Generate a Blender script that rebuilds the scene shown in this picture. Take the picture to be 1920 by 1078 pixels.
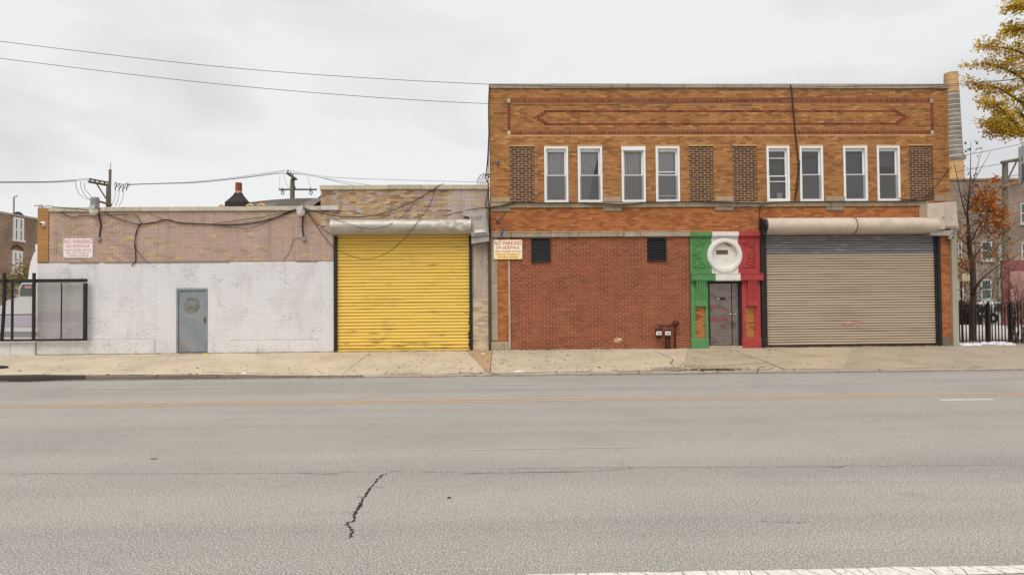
import bpy, math, random
from mathutils import Vector, Matrix, noise as mnoise
random.seed(7)
for o in list(bpy.data.objects): bpy.data.objects.remove(o)
scene = bpy.context.scene
col = scene.collection
rad = math.radians

# ------------------------------------------------------------------ camera, sky, sun, exposure
CAM = Vector((0.0, -19.0, 1.9)); FOC = 1140.0          # focal length in pixels of a 1920 wide frame
PITCH, YAW, ROLL = 0.02057, -0.02437, -0.00814
ROT = Matrix.Rotation(YAW, 3, 'Z') @ Matrix.Rotation(math.pi / 2 + PITCH, 3, 'X') @ Matrix.Rotation(ROLL, 3, 'Z')
cd = bpy.data.cameras.new('camera'); cam = bpy.data.objects.new('camera', cd); col.objects.link(cam)
cam.location = CAM; cam.rotation_euler = ROT.to_euler()
cd.sensor_fit = 'HORIZONTAL'; cd.sensor_width = 36.0; cd.lens = 36.0 * FOC / 1920.0
cd.clip_start = 0.1; cd.clip_end = 5000
scene.camera = cam
scene.render.resolution_x, scene.render.resolution_y = 1024, 574

SUN_EL, SUN_AZ = rad(57), rad(199)                      # soft light from high behind the camera
world = bpy.data.worlds.new('World'); scene.world = world; world.use_nodes = True
nt = world.node_tree; nt.nodes.clear()
out = nt.nodes.new('ShaderNodeOutputWorld'); bg = nt.nodes.new('ShaderNodeBackground')
sky = nt.nodes.new('ShaderNodeTexSky'); sky.sky_type = 'NISHITA'; sky.sun_disc = False
sky.sun_elevation = SUN_EL; sky.sun_rotation = SUN_AZ
tc = nt.nodes.new('ShaderNodeTexCoord'); mp = nt.nodes.new('ShaderNodeMapping')
mp.inputs['Scale'].default_value = (1.6, 1.6, 4.4); mp.inputs['Location'].default_value = (0.35, 0.2, 0.4)
nz = nt.nodes.new('ShaderNodeTexNoise'); nz.inputs['Scale'].default_value = 1.35
nz.inputs['Detail'].default_value = 7; nz.inputs['Roughness'].default_value = 0.5; nz.inputs['Distortion'].default_value = 0.5
rp = nt.nodes.new('ShaderNodeValToRGB')
rp.color_ramp.elements[0].position = 0.27; rp.color_ramp.elements[0].color = (5.75, 5.77, 5.92, 1)
rp.color_ramp.elements[1].position = 0.56; rp.color_ramp.elements[1].color = (7.95, 7.94, 7.94, 1)
mx = nt.nodes.new('ShaderNodeMix'); mx.data_type = 'RGBA'; mx.inputs[0].default_value = 0.96   # closed cloud deck over the clear sky
L = nt.links.new
L(tc.outputs['Generated'], mp.inputs['Vector']); L(mp.outputs['Vector'], nz.inputs['Vector'])
L(nz.outputs['Fac'], rp.inputs['Fac']); L(sky.outputs['Color'], mx.inputs[6]); L(rp.outputs['Color'], mx.inputs[7])
L(mx.outputs[2], bg.inputs['Color']); L(bg.outputs['Background'], out.inputs['Surface'])
bg.inputs['Strength'].default_value = 0.066
sd = bpy.data.lights.new('sun', 'SUN'); sd.energy = 1.42; sd.angle = rad(42); sd.color = (1.0, 0.965, 0.92)
sun = bpy.data.objects.new('sun', sd); col.objects.link(sun)
sdir = Vector((math.sin(SUN_AZ) * math.cos(SUN_EL), math.cos(SUN_AZ) * math.cos(SUN_EL), math.sin(SUN_EL)))
sun.rotation_euler = sdir.to_track_quat('Z', 'Y').to_euler(); sun.location = (0, -10, 30)
vs = scene.view_settings
vs.view_transform = 'Standard'; vs.look = 'None'; vs.gamma = 1.0; vs.exposure = 0.76; vs.use_curve_mapping = False

# ------------------------------------------------------------------ measuring: photo pixels to points on a real plane
def ray(px, py): return ROT @ Vector(((px - 960) / FOC, -(py - 539) / FOC, -1.0))
def P(px, py, Y=0.0):
    d = ray(px, py); return CAM + d * ((Y - CAM.y) / d.y)
def G(px, py, z=0.0):
    d = ray(px, py); return CAM + d * ((z - CAM.z) / d.z)
def RC(px0, py0, px1, py1, Y=0.0):
    a, b, c, d = P(px0, py0, Y), P(px1, py0, Y), P(px0, py1, Y), P(px1, py1, Y)
    return ((a.x + c.x) / 2, (b.x + d.x) / 2, (c.z + d.z) / 2, (a.z + b.z) / 2)   # x0 x1 z0 z1
def lin(r, g, b, k=0.93):
    f = lambda c: (c / 12.92 if c <= 0.04045 else ((c + 0.055) / 1.055) ** 2.4) * k
    v = (f(r / 255), f(g / 255), f(b / 255)); m = .25 * v[0] + .65 * v[1] + .10 * v[2]
    return tuple(m + (q - m) * .95 for q in v)

# ------------------------------------------------------------------ materials
def mat(name, c='attr', rough=0.85, metal=0.0, layers=(), bump=None, spec=0.35):
    m = bpy.data.materials.new(name); m.use_nodes = True
    t = m.node_tree; n = t.nodes; k = t.links.new
    b = n['Principled BSDF']; b.inputs['Roughness'].default_value = rough; b.inputs['Metallic'].default_value = metal
    b.inputs['Specular IOR Level'].default_value = spec
    g = n.new('ShaderNodeNewGeometry')
    if c == 'attr':
        a = n.new('ShaderNodeAttribute'); a.attribute_name = 'Col'; cur = a.outputs['Color']
    else:
        a = n.new('ShaderNodeRGB'); a.outputs[0].default_value = (*c, 1); cur = a.outputs[0]
    def nse(sc, detail=5, rg=0.55):
        mp = n.new('ShaderNodeMapping'); mp.inputs['Scale'].default_value = sc if isinstance(sc, tuple) else (sc,) * 3
        k(g.outputs['Position'], mp.inputs['Vector'])
        z = n.new('ShaderNodeTexNoise'); z.inputs['Scale'].default_value = 1.0
        z.inputs['Detail'].default_value = detail; z.inputs['Roughness'].default_value = rg
        k(mp.outputs['Vector'], z.inputs['Vector']); return z.outputs['Fac']
    for (sc, lo, hi, colr, amt, *mk) in layers:
        f = nse(sc); r = n.new('ShaderNodeMapRange'); r.inputs[1].default_value = lo; r.inputs[2].default_value = hi
        r.inputs[3].default_value = 0; r.inputs[4].default_value = amt
        k(f, r.inputs[0]); x = n.new('ShaderNodeMix'); x.data_type = 'RGBA'; fac = r.outputs[0]
        if mk:                                            # wear that comes in patches
            r2 = n.new('ShaderNodeMapRange'); r2.inputs[1].default_value = mk[0][1]; r2.inputs[2].default_value = mk[0][2]; k(nse(mk[0][0], 3), r2.inputs[0])
            mu = n.new('ShaderNodeMath'); mu.operation = 'MULTIPLY'; k(fac, mu.inputs[0]); k(r2.outputs[0], mu.inputs[1]); fac = mu.outputs[0]
        k(fac, x.inputs[0]); k(cur, x.inputs[6])
        if isinstance(colr, (int, float)):
            x.blend_type = 'MULTIPLY'; x.inputs[7].default_value = (colr, colr, colr, 1)
        else: x.inputs[7].default_value = (*colr, 1)
        cur = x.outputs[2]
    k(cur, b.inputs['Base Color'])
    if bump:
        f = nse(bump[0], 4, 0.6); bp = n.new('ShaderNodeBump'); bp.inputs['Strength'].default_value = bump[1]
        bp.inputs['Distance'].default_value = bump[2]; k(f, bp.inputs['Height']); k(bp.outputs[0], b.inputs['Normal'])
    return m
M = {}
GR = 0.35                                                 # dirt multiplier
M['brick'] = mat('fired_brick', 'attr', 0.88, 0, [(55, .35, .7, .62, .7), (1.1, .45, .72, .66, .55), ((5, 5, .35), .55, .75, .6, .5)], (70, .5, .006))
M['mortar'] = mat('mortar', 'attr', 0.95, 0, [(30, .4, .7, .7, .6), (1.3, .45, .7, .6, .6)], (90, .5, .004))
M['painted'] = mat('painted_brick', 'attr', 0.75, 0, [((6, 6, 34), .54, .66, lin(108, 94, 88), .7, (1.3, .50, .66)), (0.9, .5, .75, lin(198, 194, 194), .5), (26, .60, .68, lin(128, 112, 102), .75, (1.1, .52, .68)), ((2.4, 2.4, .5), .58, .75, lin(180, 172, 168), .45)], (45, .5, .008))
M['stone'] = mat('limestone', 'attr', 0.9, 0, [(14, .4, .7, .6, .5), ((1.6, 1.6, .6), .45, .7, .5, .55), ((7, 7, .8), .56, .72, .4, .5)], (40, .5, .01))
M['coping'] = mat('coping_stone', 'attr', 0.9, 0, [(9, .42, .7, .62, .55), ((4, 4, 1), .55, .75, .5, .45)], (40, .4, .008))
M['concrete'] = mat('sidewalk_concrete', 'attr', 0.92, 0, [(1.0, .42, .7, .70, .65), (7, .5, .75, .72, .5), (60, .42, .7, .72, .55), ((.9, 5, 5), .58, .75, .62, .5), (26, .70, .76, .35, .7)], (90, .35, .004))
M['asphalt'] = mat('worn_asphalt', lin(186, 181, 171, .96), 0.9, 0,
    [(5, .64, .70, .5, .55, ((.25, 1.2, 1), .5, .6)), (1.7, .60, .68, .72, .5, (.4, .5, .6)), ((.05, 1.1, 1), .42, .64, .80, .85), (.55, .42, .7, .86, .7), (62, .40, .60, .50, .85), (115, .40, .60, .50, .75), (80, .54, .66, lin(240, 234, 226), .75), (3.3, .62, .78, .72, .6), ((1.5, 9, 1), .70, .78, .55, .5)], (110, .6, .006))
M['seam_faint'] = mat('hairline_seam', lin(98, 90, 84), 0.95, 0, [((1.2, 6, 1), .45, .6, lin(160, 152, 145), .7)])
M['seam'] = mat('crack_tar_dark', lin(62, 55, 50, .6), 0.95, 0, [(20, .4, .7, .7, .6)])  # tar-dark colour of the flat crack strips
M['yellow_line'] = mat('worn_yellow_line_paint', lin(207, 160, 106), 0.85, 0, [(26, .46, .62, lin(170, 158, 148), .75), ((.4, 3, 1), .45, .7, lin(176, 162, 148), .7)])
M['white_line'] = mat('worn_white_line_paint', lin(222, 217, 208), 0.85, 0, [(22, .48, .66, lin(172, 165, 158), .6)])
M['faint_line'] = mat('almost_worn_off_line_paint', lin(192, 187, 181), 0.88, 0, [(18, .42, .6, lin(168, 162, 156), .9)])
M['yellow_metal'] = mat('yellow_shutter_paint', lin(234, 196, 84), 0.55, 0, [((.7, 1, 5), .52, .7, lin(214, 172, 70), .6), ((1.3, 1, 17), .58, .68, lin(92, 74, 48), .8, ((.8, 1, 1.2), .44, .62)), (18, .66, .74, lin(120, 88, 50), .5), ((1.6, 1, 1.4), .6, .75, lin(190, 160, 90), .5)], (14, .25, .01))
M['beige_metal'] = mat('beige_shutter_paint', lin(180, 161, 140), 0.5, 0, [((.5, 1, 4), .5, .72, lin(150, 130, 114), .6), ((2.2, 1, 20), .66, .74, lin(110, 92, 82), .5)], (12, .2, .01))
M['grey_metal'] = mat('bare_grey_slat', lin(134, 132, 134), 0.45, 0.3, [((1.6, 1, 14), .55, .68, lin(186, 184, 184), .6), ((1.1, 1, 6), .5, .7, .55, .5)])
M['scrape_dark'] = mat('scraped_to_dark_metal', lin(98, 76, 44), .7, 0, [(20, .45, .62, lin(196, 150, 64), .8)])
M['groove_shade'] = mat('painted_groove_shade', lin(40, 36, 34), 0.9)
M['black_metal'] = mat('black_painted_steel', lin(34, 31, 32), 0.55, 0, [(12, .5, .7, lin(62, 56, 52), .6)])
M['galv'] = mat('galvanised_sheet', lin(186, 178, 166), 0.5, 0.35, [((2, 2, 9), .42, .7, .68, .7), (6, .55, .72, lin(130, 116, 100), .5)], (5, .25, .02))
M['sheet'] = mat('dull_sheet_metal', lin(178, 172, 166), 0.5, 0.35, [(4, .42, .7, .72, .7), (16, .6, .74, lin(132, 110, 90), .5)], (4, .3, .02))
M['beige_sheet'] = mat('beige_sheet_metal', lin(204, 188, 170), 0.5, 0, [(3, .45, .7, lin(176, 158, 140), .6), ((5, 5, 1.2), .62, .74, lin(160, 128, 92), .6)], (4, .2, .02))
M['rust_band'] = mat('rusty_joint_band', lin(122, 82, 50), 0.8, 0, [(20, .4, .7, .5, .7)])
M['grey_door'] = mat('grey_blue_door_paint', lin(128, 136, 142), 0.5, 0, [(2.2, .42, .7, lin(152, 156, 158), .7), ((9, 9, 2), .58, .72, lin(98, 100, 102), .5), (30, .68, .76, lin(84, 80, 76), .6)], (10, .15, .01))
M['sticker_scar'] = mat('worn_round_sticker_scar', lin(112, 110, 104), 0.8, 0, [(9, .44, .62, lin(140, 142, 142), .9), (30, .5, .7, .6, .6)])
M['rust'] = mat('rust_streak', lin(176, 120, 60), 0.85, 0, [(24, .45, .62, lin(140, 136, 130), .8)])
M['white_frame'] = mat('white_window_paint', lin(236, 235, 233), 0.45, 0, [((4, 4, 1.2), .6, .76, lin(214, 196, 160), .5), (6, .5, .75, lin(218, 216, 214), .6)])
M['green'] = mat('green_masonry_paint', lin(88, 144, 84), 0.6, 0, [(5, .45, .7, lin(66, 118, 66), .6), (26, .64, .74, lin(126, 160, 112), .5), (14, .62, .68, lin(150, 140, 128), .8, (1.6, .52, .62)), ((4, 4, 1), .55, .72, .55, .55), (60, .45, .7, .8, .6)], (30, .4, .006))
M['white_paint'] = mat('white_masonry_paint', lin(226, 221, 214), 0.6, 0, [(5, .5, .75, lin(200, 190, 178), .6), (14, .62, .68, lin(150, 136, 120), .7, (1.6, .5, .62)), ((5, 5, 1), .56, .74, .7, .55)], (30, .5, .006))
M['red'] = mat('red_masonry_paint', lin(176, 62, 60), 0.6, 0, [(5, .45, .7, lin(156, 44, 46), .6), (26, .66, .75, lin(190, 96, 90), .5), (14, .62, .68, lin(150, 140, 128), .8, (1.6, .52, .62)), ((4, 4, 1), .55, .72, .55, .55), (60, .45, .7, .8, .6)], (30, .4, .006))
M['steel_door'] = mat('scuffed_steel_door', lin(140, 128, 121), 0.27, 0.6, [((3, 3, 5), .45, .68, lin(96, 88, 88), .85), ((2, 2, 9), .60, .70, lin(150, 70, 74), .6), (24, .64, .74, lin(190, 180, 170), .5)], (6, .2, .01))
M['faded_red'] = mat('faded_red_paint_band', lin(140, 66, 72), 0.5, 0.2, [(9, .4, .66, lin(128, 112, 110), .8)])
M['vent'] = mat('black_louvre', lin(27, 27, 29), 0.5)
M['cable'] = mat('black_cable', lin(44, 40, 40), 0.6)
M['grey_cable'] = mat('grey_weathered_cable', lin(104, 98, 94), 0.7)
M['lamp_grey'] = mat('lamp_housing', lin(150, 148, 144), 0.5, 0.3, [(20, .4, .7, .7, .6)])
M['lens'] = mat('frosted_lamp_lens', lin(226, 222, 214), 0.3)
M['plastic_white'] = mat('white_plastic', lin(224, 222, 220), 0.4)
M['sign_white'] = mat('sign_board', lin(236, 228, 226), 0.45, 0, [(5, .5, .75, lin(222, 206, 206), .6)])
M['sign_cream'] = mat('sign_board_yellowing', lin(248, 240, 208), 0.45, 0, [((1, 1, 3), .5, .8, lin(244, 226, 160), .5)])
M['sign_yellow'] = mat('sign_board_yellow_foot', lin(248, 226, 140), 0.45)
M['letter_faded'] = mat('faded_red_lettering', lin(206, 132, 140), 0.6, 0, [(60, .4, .7, lin(222, 170, 174), .7)])
M['letter_red'] = mat('red_lettering', lin(204, 62, 74), 0.6, 0, [(60, .5, .75, lin(220, 120, 120), .5)])
M['letter_orange'] = mat('orange_red_lettering', lin(204, 92, 52), 0.6)
M['maroon'] = mat('maroon_pipe_paint', lin(82, 38, 36), 0.55, 0, [(20, .45, .7, .6, .6)])
M['blue'] = mat('blue_cord', lin(58, 86, 140), 0.6)
M['wood_pole'] = mat('weathered_pole_wood', lin(122, 112, 96), 0.95, 0, [((12, 12, 1.2), .42, .68, .5, .7), (.8, .5, .7, lin(108, 112, 86), .6)])
M['porcelain'] = mat('insulator', lin(96, 90, 88), 0.4)
M['tar'] = mat('roof_tar', lin(58, 54, 52), 0.9, 0, [(8, .45, .7, .6, .6)], (14, .7, .03))
M['clay'] = mat('red_clay_flue', lin(156, 78, 54), 0.85, 0, [(9, .45, .7, lin(116, 56, 40), .6)])
M['shingle'] = mat('worn_shingle', 'attr', 0.95, 0, [(10, .42, .7, .6, .7)], (20, .6, .02))
M['plank'] = mat('bare_new_wood', lin(226, 178, 134), 0.8, 0, [((2, 20, 20), .45, .7, .75, .6)])
M['roofing'] = mat('flat_roof_gravel', lin(120, 114, 108), 0.95, 0, [(12, .4, .7, .7, .6)])
M['bark'] = mat('bark', lin(92, 78, 68), 0.95, 0, [((9, 9, 2), .42, .7, .5, .7)], (20, .6, .02))
M['lot'] = mat('lot_concrete', lin(196, 188, 178), 0.92, 0, [(.7, .45, .7, .7, .6), (30, .4, .7, .8, .6)])
M['ground'] = mat('dry_ground', lin(128, 120, 98), 0.95, 0, [(.3, .45, .7, lin(96, 100, 66), .7), (8, .4, .7, .7, .6)])
M['snow'] = mat('white_plastic_film', lin(222, 221, 222), 0.5, 0, [(9, .5, .75, lin(208, 208, 212), .6)], (10, .8, .04))
M['red_wall'] = mat('red_painted_sheeting', lin(142, 88, 84), 0.8, 0, [((6, 6, 1), .45, .7, .72, .6)])
M['truck_white'] = mat('truck_paint', lin(232, 231, 230), 0.3, 0, [(1.5, .5, .75, lin(206, 204, 204), .5)])
M['truck_lilac'] = mat('truck_lilac_band', lin(200, 192, 208), 0.4, 0, [(2, .45, .7, lin(210, 204, 208), .6)])
M['truck_glass'] = mat('dark_green_glass', lin(74, 92, 88), 0.1)
M['tyre'] = mat('tyre_rubber', lin(38, 37, 37), 0.9)
M['chrome'] = mat('bright_steel', lin(190, 190, 192), 0.25, 0.8)
M['lilac_spray'] = mat('lilac_spray_on_white', lin(202, 194, 206), 0.8, 0, [(3, .42, .66, lin(214, 211, 209), .9)])
M['screen'] = mat('insect_screen', lin(104, 104, 106), 0.8)
M['blind'] = mat('slatted_blind', lin(150, 146, 146), 0.8)
M['curtain'] = mat('net_curtain', lin(240, 239, 237), 0.9, 0, [((30, 30, 1), .4, .7, .82, .6)])
M['room'] = mat('room_dark', lin(74, 70, 70), 0.95)
M['foam'] = mat('white_foam', lin(234, 232, 230), 0.6)
M['hedge'] = mat('hedge_leaf', 'attr', 0.85)
def leafmat(name):
    m = bpy.data.materials.new(name); m.use_nodes = True; t = m.node_tree; n = t.nodes; n.clear(); k = t.links.new
    o = n.new('ShaderNodeOutputMaterial'); a = n.new('ShaderNodeAttribute'); a.attribute_name = 'Col'
    d = n.new('ShaderNodeBsdfDiffuse'); tr = n.new('ShaderNodeBsdfTranslucent'); x = n.new('ShaderNodeMixShader'); x.inputs[0].default_value = .55
    k(a.outputs['Color'], d.inputs['Color']); k(a.outputs['Color'], tr.inputs['Color'])
    k(d.outputs[0], x.inputs[1]); k(tr.outputs[0], x.inputs[2]); k(x.outputs[0], o.inputs['Surface']); return m
M['leaf'] = leafmat('autumn_leaf')
def glassmat():
    m = bpy.data.materials.new('window_glass'); m.use_nodes = True; t = m.node_tree; n = t.nodes; n.clear(); k = t.links.new
    o = n.new('ShaderNodeOutputMaterial'); f = n.new('ShaderNodeFresnel'); f.inputs[0].default_value = 1.6
    tr = n.new('ShaderNodeBsdfTransparent'); tr.inputs[0].default_value = (.90, .91, .92, 1)
    gl = n.new('ShaderNodeBsdfGlossy'); gl.inputs['Roughness'].default_value = 0.03
    ad = n.new('ShaderNodeMath'); ad.operation = 'ADD'; ad.inputs[1].default_value = .05
    x = n.new('ShaderNodeMixShader'); k(f.outputs[0], ad.inputs[0]); k(ad.outputs[0], x.inputs[0])
    k(tr.outputs[0], x.inputs[1]); k(gl.outputs[0], x.inputs[2]); k(x.outputs[0], o.inputs['Surface']); return m
M['glass'] = glassmat()
def farbrick(name, c1, c2, mort, sc=1.0):
    m = bpy.data.materials.new(name); m.use_nodes = True; t = m.node_tree; n = t.nodes; k = t.links.new
    b = n['Principled BSDF']; b.inputs['Roughness'].default_value = .9
    g = n.new('ShaderNodeNewGeometry'); s = n.new('ShaderNodeSeparateXYZ'); k(g.outputs['Position'], s.inputs[0])
    ad = n.new('ShaderNodeMath'); ad.operation = 'ADD'; k(s.outputs[0], ad.inputs[0]); k(s.outputs[1], ad.inputs[1])
    cb = n.new('ShaderNodeCombineXYZ'); k(ad.outputs[0], cb.inputs[0]); k(s.outputs[2], cb.inputs[1])
    br = n.new('ShaderNodeTexBrick'); k(cb.outputs[0], br.inputs['Vector'])
    br.inputs['Scale'].default_value = sc; br.inputs['Brick Width'].default_value = .22; br.inputs['Row Height'].default_value = .075
    br.inputs['Mortar Size'].default_value = .008; br.inputs['Color1'].default_value = (*c1, 1); br.inputs['Color2'].default_value = (*c2, 1); br.inputs['Mortar'].default_value = (*mort, 1)
    z = n.new('ShaderNodeTexNoise'); z.inputs['Scale'].default_value = .5; z.inputs['Detail'].default_value = 6; k(g.outputs['Position'], z.inputs['Vector'])
    r = n.new('ShaderNodeMapRange'); r.inputs[1].default_value = .35; r.inputs[2].default_value = .7; r.inputs[3].default_value = .7; r.inputs[4].default_value = 1.2; k(z.outputs[0], r.inputs[0])
    x = n.new('ShaderNodeMix'); x.data_type = 'RGBA'; x.blend_type = 'MULTIPLY'; x.inputs[0].default_value = 1
    k(br.outputs['Color'], x.inputs[6]); k(r.outputs[0], x.inputs[7]); k(x.outputs[2], b.inputs['Base Color']); return m
M['old_frame'] = mat('weathered_window_paint', lin(186, 180, 170), .7, 0, [(2, .45, .7, .7, .7)])
M['far_brown'] = farbrick('brown_common_brick', lin(168, 136, 110), lin(132, 100, 80), lin(172, 152, 136))
M['far_pink'] = farbrick('pale_brown_common_brick', lin(150, 130, 114), lin(118, 96, 82), lin(156, 140, 126))

# ------------------------------------------------------------------ mesh helpers
WL = {}
class MB:
    def __init__(s): s.v, s.f, s.c, s.mi = [], [], [], []; s.cur = (1, 1, 1); s.m = 0
    def add(s, vs, fs):
        b = len(s.v); s.v += [tuple(p) for p in vs]; s.f += [tuple(b + i for i in f) for f in fs]
        s.c += [s.cur] * len(vs); s.mi += [s.m] * len(fs); return s
    def quad(s, a, b, c, d): return s.add([a, b, c, d], [(0, 1, 2, 3)])
    def box(s, x0, x1, y0, y1, z0, z1):
        return s.add([(x0, y0, z0), (x1, y0, z0), (x1, y1, z0), (x0, y1, z0), (x0, y0, z1), (x1, y0, z1), (x1, y1, z1), (x0, y1, z1)],
                     [(0, 1, 5, 4), (1, 2, 6, 5), (2, 3, 7, 6), (3, 0, 4, 7), (4, 5, 6, 7), (3, 2, 1, 0)])
    def bbox(s, x0, x1, y0, y1, z0, z1, b=.006):          # box with its front edges chamfered (front is -y)
        v = [(x0 + b, y0, z0 + b), (x1 - b, y0, z0 + b), (x1 - b, y0, z1 - b), (x0 + b, y0, z1 - b),
             (x0, y0 + b, z0), (x1, y0 + b, z0), (x1, y0 + b, z1), (x0, y0 + b, z1), (x0, y1, z0), (x1, y1, z0), (x1, y1, z1), (x0, y1, z1)]
        f = [(0, 1, 2, 3)] + [(4 + i, 4 + (i + 1) % 4, (i + 1) % 4, i) for i in range(4)] + [(8 + i, 8 + (i + 1) % 4, 4 + (i + 1) % 4, 4 + i) for i in range(4)] + [(11, 10, 9, 8)]
        return s.add(v, f)
    def prism(s, pts, y0, y1):                            # polygon of (x,z) seen from the front, counter-clockwise
        n = len(pts); v = [(x, y0, z) for x, z in pts] + [(x, y1, z) for x, z in pts]
        return s.add(v, [tuple(range(n)), tuple(range(2 * n - 1, n - 1, -1))] + [((i + 1) % n, i, n + i, n + (i + 1) % n) for i in range(n)])
    def tube(s, pts, r, n=6, cap=True):
        pts = [Vector(p) for p in pts]; rs = r if isinstance(r, (list, tuple)) else [r] * len(pts)
        v, f = [], []; up = Vector((0.13, 0.21, 1)).normalized()
        for i, p in enumerate(pts):
            t = (pts[min(i + 1, len(pts) - 1)] - pts[max(i - 1, 0)])
            t = t.normalized() if t.length > 1e-9 else Vector((0, 0, 1))
            a = t.cross(up)
            if a.length < .05: a = t.cross(Vector((1, 0, 0)))
            a.normalize(); b = t.cross(a)
            for j in range(n):
                w = 2 * math.pi * j / n; v.append(p + (a * math.cos(w) + b * math.sin(w)) * rs[i])
        for i in range(len(pts) - 1):
            for j in range(n):
                f.append((i * n + j, i * n + (j + 1) % n, (i + 1) * n + (j + 1) % n, (i + 1) * n + j))
        if cap: f.append(tuple(range(n - 1, -1, -1))); f.append(tuple((len(pts) - 1) * n + j for j in range(n)))
        return s.add(v, f)
    def lathe(s, c, prof, n=24, axis='z'):                # profile (radius, height) around an axis through c
        v, f = [], []; c = Vector(c)
        for r, h in prof:
            for j in range(n):
                w = 2 * math.pi * j / n
                q = Vector((r * math.cos(w), r * math.sin(w), h)) if axis == 'z' else (Vector((r * math.cos(w), h, r * math.sin(w))) if axis == 'y' else Vector((h, r * math.cos(w), r * math.sin(w))))
                v.append(c + q)
        for i in range(len(prof) - 1):
            for j in range(n): f.append((i * n + j, i * n + (j + 1) % n, (i + 1) * n + (j + 1) % n, (i + 1) * n + j))
        return s.add(v, f)
    def mesh(s, name, mats, org=(0, 0, 0), smooth=False):
        me = bpy.data.meshes.new(name); o = Vector(org)
        me.from_pydata([tuple(Vector(p) - o) for p in s.v], [], s.f)
        mats = mats if isinstance(mats, (list, tuple)) else [mats]
        for m in mats: me.materials.append(M[m])
        if len(mats) > 1: me.polygons.foreach_set('material_index', s.mi)
        a = me.attributes.new('Col', 'FLOAT_COLOR', 'POINT'); fl = []
        for c in s.c: fl += [c[0], c[1], c[2], 1.0]
        a.data.foreach_set('color', fl)
        if smooth: me.polygons.foreach_set('use_smooth', [True] * len(me.polygons))
        me.update(); return me
    def build(s, name, mats, parent=None, smooth=False, kind=None):
        xs, ys, zs = zip(*s.v); org = Vector(((min(xs) + max(xs)) / 2, (min(ys) + max(ys)) / 2, min(zs)))
        return link(name, s.mesh(name, mats, org, smooth), org, parent, kind)
def link(name, me, org, parent=None, kind=None):
    o = bpy.data.objects.new(name, me); col.objects.link(o); WL[o] = Vector(org)
    if parent: o.parent = parent; o.location = WL[o] - WL[parent]
    else: o.location = org
    if kind: o['kind'] = kind
    return o
def tag(o, label=None, cat=None, group=None, kind=None):
    if label: o['label'] = label
    if cat: o['category'] = cat
    if group: o['group'] = group
    if kind: o['kind'] = kind
    return o
def thing(name, loc, label, cat, group=None):
    return tag(link(name, None, Vector(loc)), label, cat, group)
def crom(pts, k=6):                                       # smooth curve through points
    pts = [Vector(p) for p in pts]; o = []
    for i in range(len(pts) - 1):
        a, b, c, d = pts[max(i - 1, 0)], pts[i], pts[i + 1], pts[min(i + 2, len(pts) - 1)]
        for j in range(k):
            t = j / k; o.append(.5 * ((2 * b) + (c - a) * t + (2 * a - 5 * b + 4 * c - d) * t * t + (3 * b - a - 3 * c + d) * t ** 3))
    return o + [pts[-1]]
def jit(c, a=.1, h=.04):
    k = 1 + random.uniform(-a, a); return tuple(max(.005, x * k * (1 + random.uniform(-h, h))) for x in c)

# ------------------------------------------------------------------ ground, road, sidewalk
def struct(name, mb, m, parent=None, smooth=False):
    o = mb.build(name, m, parent, smooth)
    if not parent: o['kind'] = 'structure'
    return o
BASE = 0.34; KY = -3.60
b = MB(); b.quad((-900, -900, -.03), (900, -900, -.03), (900, 1400, -.03), (-900, 1400, -.03)); struct('ground', b, 'ground')
b = MB(); b.quad((-120, -17.6, 0), (120, -17.6, 0), (120, KY, 0), (-120, KY, 0)); road = struct('road', b, 'asphalt')
b = MB(); b.box(-120, 120, -24, -17.61, -.02, .12); struct('near_sidewalk', b, 'lot')
KX = [(-120, .13), (-11.5, .13), (-10.2, .105), (-7.5, .09), (-5.6, .05), (-4.6, .03), (-.6, .03), (1.5, .055), (4.5, .05), (6.5, .05), (12, .05), (120, .06)]
def kz(x):
    for (a, za), (c, zc) in zip(KX, KX[1:]):
        if x <= c: return za + (zc - za) * (x - a) / (c - a)
    return .06
SY = KY + .15
def swz(x, y): t = max(0, min(1, y / SY)); return BASE + (kz(x) - BASE) * t ** 1.15
def GS(px, py):
    z = .2
    for _ in range(12): p = G(px, py, z); z = .5 * z + .5 * (swz(p.x, p.y) if p.y > SY else kz(p.x))
    return Vector((p.x, p.y, z))
b = MB()
b.cur = lin(150, 140, 128); b.box(-120, 120, SY - .02, 0.3, -.02, .0)
sidewalk = struct('sidewalk', b, 'concrete')
joints = [(-2600, -3200), (-1500, -1850), (-700, -900), (-260, -380), (45, -25), (330, 285), (697, 639), (873, 915), (923, 918.6), (1110, 1118), (1290, 1303), (1447, 1470), (1600, 1640), (1768, 1815), (2060, 2130), (2700, 2850), (3600, 3850)]
jw = [(P(a, 657).x, G(c, 703, .05).x) for a, c in joints]
tones = [(201, 184, 157), (203, 186, 159), (201, 184, 158), (203, 186, 159), (204, 187, 160), (205, 187, 160), (202, 185, 159), (184, 151, 116), (200, 183, 158), (201, 184, 158), (184, 166, 142), (190, 171, 144), (178, 161, 138), (174, 159, 139), (172, 157, 138), (170, 156, 138)]
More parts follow.
